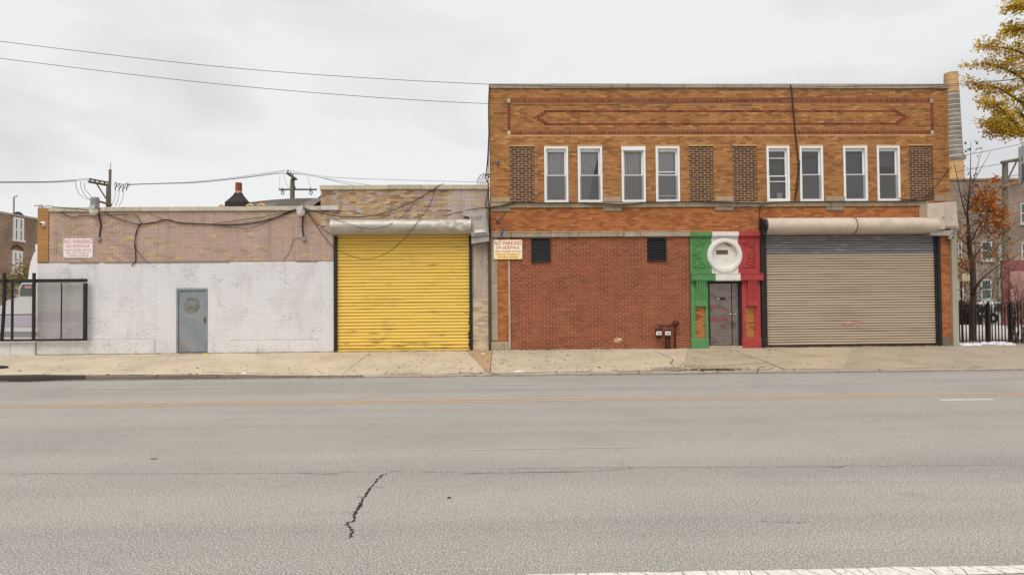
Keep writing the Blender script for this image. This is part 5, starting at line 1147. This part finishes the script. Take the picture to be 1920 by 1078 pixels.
# razor wire
b = MB(); q = P(909, 338, .9); pts = [(q.x - .05 + .055 * k / 12 + .30 * math.cos(k * 2 * math.pi / 12 * .97) * .8, .9 + .10 * math.sin(k * .3) + .03 * k / 12, tzt + .02 + .24 + .27 * math.sin(k * 2 * math.pi / 12 * .97)) for k in range(85)]
b.tube(pts, .009, 4)
for k in range(0, 84, 2): p_ = Vector(pts[k]); b.tube([p_ + Vector((-.03, 0, .02)), p_ + Vector((.03, 0, -.02))], .005, 3)
tag(b.build('razor_wire', 'grey_cable'), 'coil of razor wire on the raised roof beside the tan building', 'razor wire')

# ================================================================== RIGHT LOT
ry = 30.0
r0 = RC(1700, 338, 2150, 640, ry); t = thing('rear_brick_building', ((r0[0] + r0[1]) / 2, ry, .3), 'pale brown brick building with small white windows behind the right lot', 'building')
b = MB(); b.box(r0[0], r0[1], ry, ry + 14, 0, P(1850, 338.5, ry).z); b.build('wall', 'far_pink', t)
b = MB(); b.cur = lin(150, 128, 112); b.box(r0[0] - .1, r0[1] + .1, ry - .12, ry + 14.1, P(1850, 338.5, ry).z + .01, P(1850, 335.5, ry).z + .02); b.build('coping', 'coping', t)
for (x0, y0, x1, y1_) in ((1836, 381, 1857, 419), (1838, 453, 1859, 488), (1838, 524, 1858, 562), (1912, 381, 1936, 419), (1914, 455, 1938, 488), (1795, 455, 1803, 488), (1795, 524, 1806, 560)):
    a = RC(x0, y0, x1, y1_, ry); b = MB(); w = .11
    for q in ((a[0], a[0] + w, a[2], a[3]), (a[1] - w, a[1], a[2], a[3]), (a[0] + w, a[1] - w, a[3] - w, a[3]), (a[0] + w, a[1] - w, a[2], a[2] + w), (a[0] + w, a[1] - w, (a[2] + a[3]) / 2 - .05, (a[2] + a[3]) / 2 + .05)): b.box(q[0], q[1], ry - .08, ry - .002, q[2], q[3])
    b.box(a[0] - .1, a[1] + .1, ry - .14, ry - .002, a[2] - .14, a[2] - .003)
    w_ = b.build('window', 'old_frame', t); b = MB(); b.box(a[0] + w, a[1] - w, ry - .04, ry - .003, a[2] + w, a[3] - w); b.build('pane', 'truck_glass', w_)
a = RC(1868, 460, 1879, 545, ry); b = MB(); b.box(a[0], a[1], ry - .25, ry - .01, .3, a[3]); M['verdigris'] = mat('pale_green_duct', lin(148, 156, 138), .7, 0, [(3, .45, .7, .7, .6)]); b.build('green_duct', 'verdigris', t)
b = MB(); 
for px in (1825, 1831): q = P(px, 500, ry - .3); b.tube([(q.x, ry - .3, .3), (q.x, ry - .3, P(px, 440, ry).z)], .07, 6)
b.build('riser_pipes', 'lamp_grey', t)
# pole with transformer bank frame
uy = 14.0; q = P(1884.5, 340, uy); t = thing('utility_pole', (q.x, uy, .3), 'utility pole with a timber platform and twin steel posts right of the tan building', 'utility pole')
pl([(1886, 640), (1884.5, 303)], [.16, .14], 'pole', Y=uy, n=10)
for pts, r_, nm, m_ in (([(1878, 305, -.2), (1925, 296, .2)], .09, 'crossarm', 'wood_pole'), ([(1876, 351, -.2), (1925, 341, .2)], .09, 'crossarm', 'wood_pole'), ([(1889, 338), (1906, 303)], .05, 'brace', 'wood_pole'), ([(1912, 346), (1912, 276)], .06, 'steel_post', 'lamp_grey'), ([(1918, 348), (1918, 272)], .07, 'steel_post', 'lamp_grey')): pl(pts, r_, nm, m_, Y=uy)
q = P(1917, 325, uy); b = MB(); b.lathe((q.x, uy - .2, 0), [(.001, q.z + .5), (.16, q.z + .45), (.16, q.z - .35), (.001, q.z - .4)], 12, 'z'); b.build('transformer', 'porcelain', t)
for k, pts in enumerate(([(1780, 296), (1850, 284), (1925, 268)], [(1790, 323), (1838, 314), (1925, 300)], [(1858, 336), (1890, 332), (1925, 325)])): wire(pts, uy, .014, ('top', 'middle', 'lowest')[k] + ' thin wire running to the right-hand utility pole', group='thin wires over the right lot')
# round brick smokestack
sy = 70.0; ct = P(1783, 138, sy); ppm = FOC / (sy + 19)
prof = []; t = thing('smokestack', (ct.x, sy, 0), 'tall round tan brick smokestack with pale bands behind the tan building', 'chimney')
zf = lambda y: P(1783, y, sy).z; rf = lambda y: (11.7 + (y - 138) * .030) / ppm
M['stack_tan'] = farbrick('tan_stack_brick', lin(212, 170, 112), lin(190, 146, 92), lin(190, 160, 120), .5); M['stack_grey'] = farbrick('grey_stack_brick', lin(146, 136, 124), lin(126, 116, 106), lin(150, 142, 132), .5)
b = MB(); b.lathe((ct.x, sy, 0), [(rf(138) * .8, zf(146)), (rf(138) * .82, zf(138)), (rf(138), zf(138)), (rf(138) * 1.0, zf(141)), (rf(174), zf(174))], 32, 'z'); b.build('top_section', 'stack_tan', t, False)
b = MB(); b.lathe((ct.x, sy, 0), [(rf(174) - .01, zf(174)), (rf(296), zf(296))], 32, 'z'); b.build('grey_shaft', 'stack_grey', t, True)
b = MB(); b.cur = lin(170, 160, 150); b.lathe((ct.x, sy, 0), [(rf(296), zf(293)), (rf(296) + .36, zf(296)), (rf(296) + .36, zf(299.5)), (rf(296), zf(303))], 32, 'z'); b.build('ledge_ring', 'coping', t)
b = MB(); b.lathe((ct.x, sy, 0), [(rf(300), zf(302)), (rf(620), 0)], 32, 'z'); b.build('lower_shaft', 'stack_tan', t, True)
for k, y in enumerate((180, 190, 199.5, 209, 217, 225, 233, 241, 250, 258, 267, 276, 284)): b = MB(); b.cur = lin(206, 198, 186); b.lathe((ct.x, sy, 0), [(rf(y) + .005, zf(y + .8)), (rf(y) + .035, zf(y + .5)), (rf(y) + .035, zf(y - .5)), (rf(y) + .005, zf(y - .8))], 32, 'z'); b.build('band', 'coping', t)

# red shed
hy = 13.0; a = RC(1880, 487, 2050, 640, hy); t = thing('red_fence_wall', ((a[0] + a[1]) / 2, hy, .33), 'tall dull red ribbed sheet fence at the right edge behind the bushes', 'fence')
b = MB(); n = 90; v, f = [], []
for k in range(n + 1): X = a[0] + (a[1] - a[0]) * k / n; y = hy + (.03 if k % 2 else 0); v += [(X, y, .3), (X, y, a[3])]
b.add(v, [(2 * k, 2 * k + 2, 2 * k + 3, 2 * k + 1) for k in range(n)]); b.box(a[0], a[1], hy + .05, hy + .12, .3, a[3] - .01); b.build('sheeting', 'red_wall', t)
b = MB(); M['pale_red'] = mat('pale_red_door_paint', lin(176, 130, 120), .8, 0, [(2, .45, .7, .8, .6)]); d = RC(1895, 508, 1960, 640, hy - .05); b.box(d[0], d[1], hy - .06, hy - .01, .33, d[3]); b.build('pale_panel', 'pale_red', t)
# iron fence
fy = .45; t = thing('iron_fence', (P(1850, 645, fy).x, fy, .33), 'black iron picket fence closing the lot right of the tan building', 'fence')
zt_, zb_, zr = P(1850, 571, fy).z, .36, .46
me = MB(); me.box(-.012, .012, -.012, .012, zb_, zt_); me.add([(-.012, -.012, zt_), (.012, -.012, zt_), (.012, .012, zt_), (-.012, .012, zt_), (0, 0, zt_ + .07)], [(0, 1, 4), (1, 2, 4), (2, 3, 4), (3, 0, 4)]); me = me.mesh('picket', 'black_metal')
xa, xb = P(1793, 610, fy).x, P(2100, 610, fy).x; X = xa; posts = [P(p_, 610, fy).x for p_ in (1853.5, 1896, 1985, 2075)]
while X < xb:
    if all(abs(X - p_) > .06 for p_ in posts): link('picket', me, (X, fy, 0), t)
    X += .108
for z_ in (zr, zt_ - .13): b = MB(); b.box(xa - .05, xb, fy - .022, fy + .022, z_ - .016, z_ + .016); b.build('rail', 'black_metal', t)
for X in posts: b = MB(); b.box(X - .04, X + .04, fy - .045, fy + .045, .33, zt_ + .03); b.lathe((X, fy, 0), [(.04, zt_ + .03), (.05, zt_ + .06), (.03, zt_ + .1), (.001, zt_ + .11)], 8, 'z'); b.build('post', 'black_metal', t)
# nest box board on a post inside the lot
q = P(1804, 640, 1.2); t = thing('board_on_post', (q.x, 1.2, .33), 'small pale wooden board on a thin post behind the fence', 'sign')
b = MB(); b.tube([(q.x, 1.2, .33), (q.x + .02, 1.2, P(1805, 526, 1.2).z)], .022, 6); b.build('post', 'cable', t)
a = RC(1801.5, 513, 1816.5, 527, 1.2); b = MB(); M['pale_board'] = mat('pale_board', lin(206, 190, 158), .8, 0, [(12, .5, .65, .55, .7)]); b.prism([(a[0], a[2]), (a[1], a[2]), (a[1], a[3] - .04), (a[1] - .06, a[3]), (a[0] + .05, a[3]), (a[0], a[3] - .03)], 1.15, 1.19); b.build('board', 'pale_board', t)
# hedge
b = MB(); cen = []
for k in range(34): cen.append(P(random.uniform(1786, 1850), random.uniform(568, 607), random.uniform(14, 15.4)))
leaves(b, cen, 5200, .5, .12, [lin(74, 66, 44), lin(92, 84, 52), lin(58, 54, 38), lin(104, 82, 50)]); t = thing('hedge', (cen[0].x, 14.6, .33), 'dark unclipped hedge behind the black iron fence', 'hedge'); b.build('foliage', 'leaf', t)
b = MB(); rn = random.Random(8)
for c in cen: b.tube([(c.x + rn.uniform(-.2, .2), c.y, .33), c], .025, 4)
b.build('stems', 'bark', t)
# parked car seen side-on between the pickets
cy = 15.6; q = P(1871, 600, cy); t = thing('parked_car', (q.x, cy, .33), 'white car parked side-on in the lot behind the iron fence', 'car')
def cp(pts, y0, y1_, name, m): b = MB(); b.prism([(P(x, y, cy).x, P(x, y, cy).z) for x, y in pts], y0, y1_); return b.build(name, m, t)
cp([(1836, 610), (1990, 610), (1994, 594), (1985, 588), (1960, 585), (1850, 585), (1838, 589), (1834, 598)], cy, cy + 1.7, 'body', 'truck_white')
cp([(1852, 584.7), (1958, 584.7), (1935, 566), (1872, 566), (1860, 573)], cy + .1, cy + 1.6, 'cabin', 'truck_white')
cp([(1864, 583.5), (1893, 583.5), (1893, 569), (1873, 569)], cy + .06, cy + .099, 'side_window', 'truck_glass'); cp([(1897, 583.5), (1946, 583.5), (1931, 569), (1897, 569)], cy + .06, cy + .099, 'side_window', 'truck_glass')
cp([(1834, 597), (1842, 597), (1842, 592), (1836, 592)], cy - .02, cy - .001, 'tail_light', 'letter_red')
for x in (1862, 1964): q = P(x, 610, cy); b = MB(); b.lathe((q.x, cy, .33 + .30), [(.12, -.02), (.30, -.03), (.31, 0), (.31, .2), (.12, .2)], 20, 'y'); b.build('wheel', 'tyre', t)
# crumpled white plastic along the fence foot
for i, (px, py, w, h) in enumerate(((1766, 646.5, .20, .06), (1800, 647, .22, .10), (1815, 648, .24, .11), (1830, 647.5, .20, .11), (1844, 645.5, .18, .15), (1862, 646, .24, .13), (1878, 646.5, .22, .13), (1893, 647, .2, .11))):
    q = G(px, py, .33); b = MB(); n, m = 12, 7; v, f = [], []
    for j in range(m + 1):
        for k in range(n):
            th, ph = math.pi * .5 * j / m, 2 * math.pi * k / n; d = 1 + .38 * mnoise.noise((math.cos(ph) * 2 + i * 7, math.sin(ph) * 2, j * .7))
            v.append((q.x + w * math.cos(th) * math.cos(ph) * d, max(q.y, -.28) + .14 * math.cos(th) * math.sin(ph) * d, swz(q.x, min(0, q.y)) - .01 + .75 * h * math.sin(th) * d))
    for j in range(m):
        for k in range(n): f.append((j * n + k, j * n + (k + 1) % n, (j + 1) * n + (k + 1) % n, (j + 1) * n + k))
    f.append(tuple(m * n + k for k in range(n)))
    b.add(v, f); tag(b.build('plastic_bag', 'snow', None, True), ('', 'leftmost', 'second', 'third', 'fourth', 'fifth', 'sixth', 'rightmost')[i] + ' of the crumpled white plastic lumps along the iron fence, counted from the downpipe' if i else 'flat white plastic scrap at the foot of the right brick pier', 'litter', 'white plastic along the fence')

# ================================================================== TREES
OR = [lin(220, 140, 48), lin(206, 122, 40), lin(188, 108, 42), lin(226, 164, 62), lin(166, 96, 42)]
YE = [lin(228, 192, 48), lin(214, 182, 54), lin(236, 200, 56), lin(204, 170, 54), lin(190, 168, 62), lin(168, 156, 64), lin(150, 142, 60), lin(222, 168, 50), lin(240, 210, 76)]
# lot tree: thin, nearly bare, rust-orange leaves to its right
ly = 1.9; t = thing('lot_tree', (P(1823, 640, ly).x, ly, .33), 'thin half-bare tree with rust-orange leaves behind the iron fence', 'tree')
b = MB(); tips = []; rn = random.Random(11)
def br(pts, r0, r1, dz=0): q = crom([P(x, y, ly + (d if d else 0)) for x, y, d in pts], 4); b.tube(q, [r0 + (r1 - r0) * i / (len(q) - 1) for i in range(len(q))], 7)
br([(1824, 648, 0), (1825, 560, 0), (1823, 500, 0), (1818, 465, 0), (1816, 430, 0)], .11, .055)
br([(1816, 430, 0), (1814, 400, .1), (1816, 370, .2), (1819, 340, .2), (1820, 300, .1), (1820.5, 262, 0)], .045, .003)
br([(1816, 415, 0), (1806, 385, -.2), (1798, 350, -.2), (1790, 310, -.3), (1786, 296, -.3)], .026, .003); br([(1816, 378, 0), (1825, 340, .2), (1836, 300, .3), (1843, 275, .3)], .02, .003); br([(1823, 345, .2), (1840, 315, .2), (1858, 284, .2)], .015, .004)
br([(1825, 553, 0), (1832, 535, -.4), (1850, 515, -.6), (1875, 497, -.6), (1908, 478, -.7)], .05, .008); br([(1818, 462, 0), (1804, 450, -.1), (1792, 436, -.2)], .03, .006); br([(1819, 458, 0), (1832, 430, .2), (1845, 412, .3), (1866, 395, .3)], .035, .006); br([(1822, 490, 0), (1836, 470, .3), (1850, 455, .4), (1880, 440, .5)], .03, .006)
br([(1815, 395, 0), (1828, 375, .3), (1840, 362, .4), (1852, 350, .4)], .02, .005); br([(1820, 480, 0), (1808, 470, .2), (1797, 462, .3)], .02, .006)
for _ in range(430):
    x, y = random.choice([(random.uniform(1790, 1900), random.uniform(430, 590)), (random.uniform(1800, 1880), random.uniform(350, 450))]); a_ = P(x, y, ly + random.uniform(-.8, .8)); d_ = Vector((random.uniform(-.4, .4), random.uniform(-.3, .3), random.uniform(-.1, .5)))
    b.tube([a_, a_ + d_ * .6 + Vector((0, 0, .03)), a_ + d_], [.010, .007, .003], 4)
b.build('trunk', 'bark', t, True)
b = MB(); cen = [P(random.gauss(1852, 15), random.gauss(385, 22), ly + random.uniform(-.7, .7)) for _ in range(60)] + [P(random.uniform(1850, 1895), random.uniform(385, 425), ly + random.uniform(-.6, .6)) for _ in range(16)]
leaves(b, cen, 1500, .20, .105, OR)
cen = [P(random.uniform(1786, 1900), random.uniform(425, 500), ly + random.uniform(-.9, .9)) for _ in range(70)] + [P(random.uniform(1788, 1815), random.uniform(480, 545), ly + random.uniform(-.9, .9)) for _ in range(30)]
leaves(b, cen, 900, .20, .095, OR + [lin(118, 82, 56), lin(104, 74, 54)])
cen = [P(1820 + random.uniform(-14, 16), random.uniform(262, 350), ly) for _ in range(26)]; leaves(b, cen, 70, .06, .09, [lin(84, 66, 62), lin(100, 78, 66)])
b.build('crown', 'leaf', t)
# street tree, trunk outside the frame on the right
tx, ty_ = 18.0, -1.4; t = thing('street_tree', (tx, ty_, .2), 'big street tree with golden-yellow leaves reaching in at the upper right', 'tree')
b = MB(); rn = random.Random(21); trk = [Vector((tx, ty_, .1)), Vector((tx - .05, ty_, 2.0)), Vector((tx - .12, ty_ + .05, 4.2)), Vector((tx - .1, ty_, 6.0)), Vector((tx + .1, ty_, 8.4)), Vector((tx + .1, ty_, 10.6))]
b.tube(crom(trk, 4), [.24 - .19 * i / 20 for i in range(21)], 10); tips = []
def PT(px, py, d=0): return P(px, py, ty_ + d)
limbs = [[(1935, 262, 0), (1905, 232, -.3), (1878, 205, -.5), (1850, 190, -.6)], [(1960, 200, 0), (1920, 150, .3), (1880, 128, .4), (1840, 118, .4)], [(1985, 130, 0), (1945, 70, 0), (1905, 52, .2), (1888, 60, .2)], [(1985, 80, 0), (1950, 30, -.3), (1915, 12, -.4), (1890, 18, -.3)], [(1950, 250, 0), (1915, 252, .5), (1880, 246, .6), (1858, 250, .6)], [(1960, 215, 0), (1920, 195, .2), (1870, 165, .2), (1828, 160, .2)], [(1970, 170, 0), (1930, 110, -.4), (1890, 92, -.5), (1838, 85, -.5)], [(1950, 270, 0), (1912, 212, .7), (1885, 225, .9), (1850, 235, .8)]]
cl = []
for lb in limbs:
    q = crom([PT(*z_) for z_ in lb], 6); base = min((v for v in crom(trk, 6)), key=lambda v: (v - q[0]).length); q = [base] + q
    b.tube(q, [.07 - .062 * i / (len(q) - 1) for i in range(len(q))], 6)
    for k in range(3, len(q)):
        cl.append((q[k], k / len(q)))
        if k % 2 == 0: branch(b, q[k], Vector((rn.uniform(-.6, .4), rn.uniform(-.7, .7), rn.uniform(-.4, .7))).normalized(), rn.uniform(.22, .36), .010, 1, tips, rn, .05, .5, 2)
for k in range(26):                                       # the rest of the crown, right of the frame
    a_ = rn.uniform(-1.6, 1.6); st = crom(trk, 6)[rn.randrange(15, 30)]; branch(b, st, Vector((abs(math.cos(a_)), math.sin(a_), rn.uniform(.1, .8))).normalized(), rn.uniform(1.2, 2.0), .05, 2, tips, rn, .15, .5, 2)
b.build('trunk', 'bark', t, True)
b = MB(); leaves(b, [c for c, _ in cl], 6200, .27, .085, YE, .45); leaves(b, tips, 9500, .2, .085, YE, .5)
leaves(b, [c for c, f_ in cl if f_ > .7], 420, .24, .085, OR, .5); b.build('crown', 'leaf', t)
# twiggy shrub at the right edge
bx = P(1908, 648, .9); t = thing('twig_bush', (bx.x, .9, .33), 'bare reddish twig bush at the right end of the iron fence', 'bush'); b = MB(); rn = random.Random(31); tips = []
for k in range(30):
    branch(b, Vector((bx.x + rn.uniform(-.3, .7), .9 + rn.uniform(-.2, .2), .3)), Vector((rn.uniform(-.35, .35), rn.uniform(-.3, .3), 1)).normalized(), rn.uniform(.8, 1.35), .014, 2, tips, rn, .3, .4, 3)
M['twig'] = mat('red_brown_twig', lin(104, 78, 68), .9); b.build('stems', 'twig', t); b = MB(); leaves(b, tips, 260, .12, .06, [lin(120, 78, 54), lin(96, 66, 48)]); b.build('leaves', 'leaf', t)
# distant tree mass at left and right horizon gaps
# ================================================================== LITTER
b = MB(); rn = random.Random(41)
def leafat(x, y, z, s):
    a_ = rn.uniform(0, 6.28); u = Vector((math.cos(a_), math.sin(a_), rn.uniform(-.05, .3))); w = Vector((-math.sin(a_), math.cos(a_), rn.uniform(-.1, .3))); p_ = Vector((x, y, z + .008)); b.cur = jit(rn.choice([lin(126, 82, 50), lin(150, 98, 56), lin(98, 64, 44), lin(178, 130, 76)]), .2)
    b.add([p_ - u * s, p_ + w * s * .5, p_ + u * s, p_ - w * s * .5 + Vector((0, 0, .01))], [(0, 1, 2, 3)])
for _ in range(480):
    x = rn.gauss(-.5, 4.5) if rn.random() < .6 else rn.uniform(-15, 17); y = rn.choice([-rn.random() ** 2 * 3.4 - .02, rn.uniform(-3.4, -.05), -3.4 + rn.random() ** 3 * 1.2]); leafat(x, y, swz(x, y), rn.uniform(.018, .055))
for _ in range(130):
    x = rn.uniform(-8, 14); leafat(x, KY - abs(rn.gauss(0, .10)) - .02, .004, rn.uniform(.015, .045))
for _ in range(70): x = rn.gauss(6.0, .9); y = rn.uniform(-3.62, -3.1); leafat(x, y, max(swz(x, y), .01), rn.uniform(.02, .05))
tag(b.build('fallen_leaves', 'leaf'), 'brown fallen leaves scattered along sidewalk and gutter', 'leaves', kind='stuff')
b = MB()
for _ in range(420):
    x = rn.gauss(5.55, .45); y = rn.gauss(-3.42, .05); h = rn.uniform(.02, .07); z = max(swz(x, y), .02); b.cur = jit(lin(96, 104, 58), .25); b.add([(x - .006, y, z), (x + .006, y, z), (x + rn.uniform(-.04, .04), y + rn.uniform(-.03, .03), z + h)], [(0, 1, 2)])
tag(b.build('grass_tuft', 'leaf'), 'low green weeds in the kerb joint below the doorway', 'grass', kind='stuff')
M['patch'] = mat('dark_asphalt_patch', lin(140, 128, 114), .9, 0, [(12, .42, .68, lin(180, 164, 142), .9), (50, .45, .7, .6, .6)])
M['wall_dirt'] = mat('blown_dirt', lin(120, 102, 82), .95, 0, [(7, .42, .6, lin(186, 166, 136), .95), (40, .45, .7, .6, .6)])
for x0_, x1_, sd_ in ((AX0, AX1, 1), (BX0 + .05, BX1, 2)):
    b = MB(); v = []; n = int((x1_ - x0_) / .08)
    for i in range(n + 1):
        X = x0_ + (x1_ - x0_) * i / n; w = .03 + .16 * max(0, mnoise.noise((X * .9, sd_, 0)) + .15) + .03 * mnoise.noise((X * 6, sd_, 2)); yb_ = -.004
        v += [(X, yb_, swz(X, 0) + .016), (X, yb_ - w * .5, swz(X, yb_ - w * .5) + .010), (X, yb_ - w, swz(X, yb_ - w) + .0035)]
    b.add(v, [(3 * i + q, 3 * i + q + 1, 3 * i + q + 4, 3 * i + q + 3) for i in range(n) for q in range(2)]); b.build('wall_foot_dirt', 'wall_dirt', sidewalk)
def patch(pxs, m, name, lift=.006):
    v = [GS(*q) for q in pxs]; c = sum(v, Vector()) / len(v); ring2 = []; b = MB()
    pts = crom(v + [v[0]], 5)[:-1]; pts = [p_ + (p_ - c) * .08 * mnoise.noise(p_ * 9) for p_ in pts]; k = len(pts)
    mids = [(c + p_) / 2 for p_ in pts]; al = pts + mids + [c]; al = [Vector((p_.x, p_.y, (swz(p_.x, p_.y) if p_.y > SY else kz(p_.x)) + lift)) for p_ in al]
    b.add(al, [(i, (i + 1) % k, k + (i + 1) % k, k + i) for i in range(k)] + [(k + i, k + (i + 1) % k, 2 * k) for i in range(k)]); b.build(name, m, sidewalk)
patch([(1222, 694), (1250, 695.5), (1288, 695), (1284, 689), (1255, 687.5), (1228, 690)], 'patch', 'dark_patch')
def scrack(pxs, w0, seed):
    pts = crom([GS(*q) for q in pxs], 8); b = MB(); rnd = random.Random(seed); v, f = [], []
    for i, p_ in enumerate(pts):
        tt = (pts[min(i + 1, len(pts) - 1)] - pts[max(i - 1, 0)]).normalized(); nr = Vector((-tt.y, tt.x, 0)); w = w0 * rnd.uniform(.4, 1.4); o = nr * rnd.uniform(-.015, .015)
        for sg in (-1, 1): z_ = p_ + o + nr * w * sg; v.append((z_.x, z_.y, (swz(z_.x, z_.y) if z_.y > SY else kz(z_.x)) + .006))
    for i in range(len(pts) - 1): f.append((2 * i, 2 * i + 1, 2 * i + 3, 2 * i + 2))
    b.add(v, f); b.build('crack', 'seam', sidewalk)
scrack([(1228, 659), (1250, 668), (1262, 674), (1258, 682), (1270, 690)], .009, 1); scrack([(1300, 657), (1330, 664), (1380, 668), (1470, 669), (1560, 667)], .006, 2); scrack([(1270, 684), (1320, 687), (1380, 684), (1440, 680)], .009, 3); scrack([(1380, 657), (1392, 664), (1430, 676), (1475, 694)], .008, 4); scrack([(1420, 698), (1424, 690), (1450, 685)], .008, 5)
scrack([(730, 703), (770, 700), (800, 702), (845, 701), (880, 698)], .012, 6); scrack([(880, 699), (915, 701), (960, 700), (1000, 699)], .012, 7); scrack([(1040, 698), (1100, 697), (1160, 697), (1220, 696)], .008, 8); scrack([(260, 671), (310, 668), (345, 667)], .012, 9); scrack([(380, 697), (440, 699), (520, 701)], .010, 10)
def blob(px, py, w, h, d, name, m, label, cat, road_=False):
    q = G(px, py, .004) if road_ else GS(px, py); b = MB(); n, mm = 12, 5; v, f = [], []
    for j in range(mm + 1):
        for k in range(n): th, ph = math.pi * .5 * j / mm, 2 * math.pi * k / n; dd = 1 + .35 * mnoise.noise((math.cos(ph) * 1.7 + px, math.sin(ph) * 1.7, j * .6)); v.append((q.x + w * math.cos(th) * math.cos(ph) * dd, q.y + d * math.cos(th) * math.sin(ph) * dd, q.z + .001 + h * math.sin(th) * dd))
    for j in range(mm):
        for k in range(n): f.append((j * n + k, j * n + (k + 1) % n, (j + 1) * n + (k + 1) % n, (j + 1) * n + k))
    f.append(tuple(mm * n + k for k in range(n))); b.add(v, f); tag(b.build(name, m, None, True), label, cat)
blob(973, 697, .11, .035, .06, 'foam_scrap', 'foam', 'white foam scrap at the kerb below the red brick wall', 'litter')
blob(458, 701, .07, .03, .05, 'foam_scrap', 'foam', 'white litter scrap at the left kerb below the grey door', 'litter')
blob(614, 696.5, .05, .02, .04, 'foam_scrap', 'foam', 'small white scrap on the sidewalk left of the yellow shutter', 'litter')
M['yel'] = mat('yellow_wrapper', lin(226, 206, 60), .5); M['pale_leaf'] = mat('pale_scrap', lin(238, 220, 140), .6)
blob(386, 665.5, .07, .03, .04, 'yellow_wrapper', 'yel', 'tiny yellow wrapper beside the grey door', 'litter'); blob(906, 663.5, .09, .02, .06, 'pale_scrap', 'pale_leaf', 'pale yellow scrap on the brown sidewalk triangle', 'litter')
M['dark_rag'] = mat('dark_rag', lin(40, 37, 36), .9); blob(5, 690, .14, .06, .1, 'dark_rag', 'dark_rag', 'black rag lying on the sidewalk at the left edge', 'litter')
M['brown_leaf'] = mat('dry_brown_leaf', lin(156, 110, 78), .8); blob(288, 860, .045, .012, .02, 'dry_leaf', 'brown_leaf', 'lone dry brown leaf lying on the road', 'leaf', True); blob(842, 933, .02, .008, .012, 'dry_leaf', 'dark_rag', 'tiny dark crumb lying on the road right of the crack', 'litter', True)
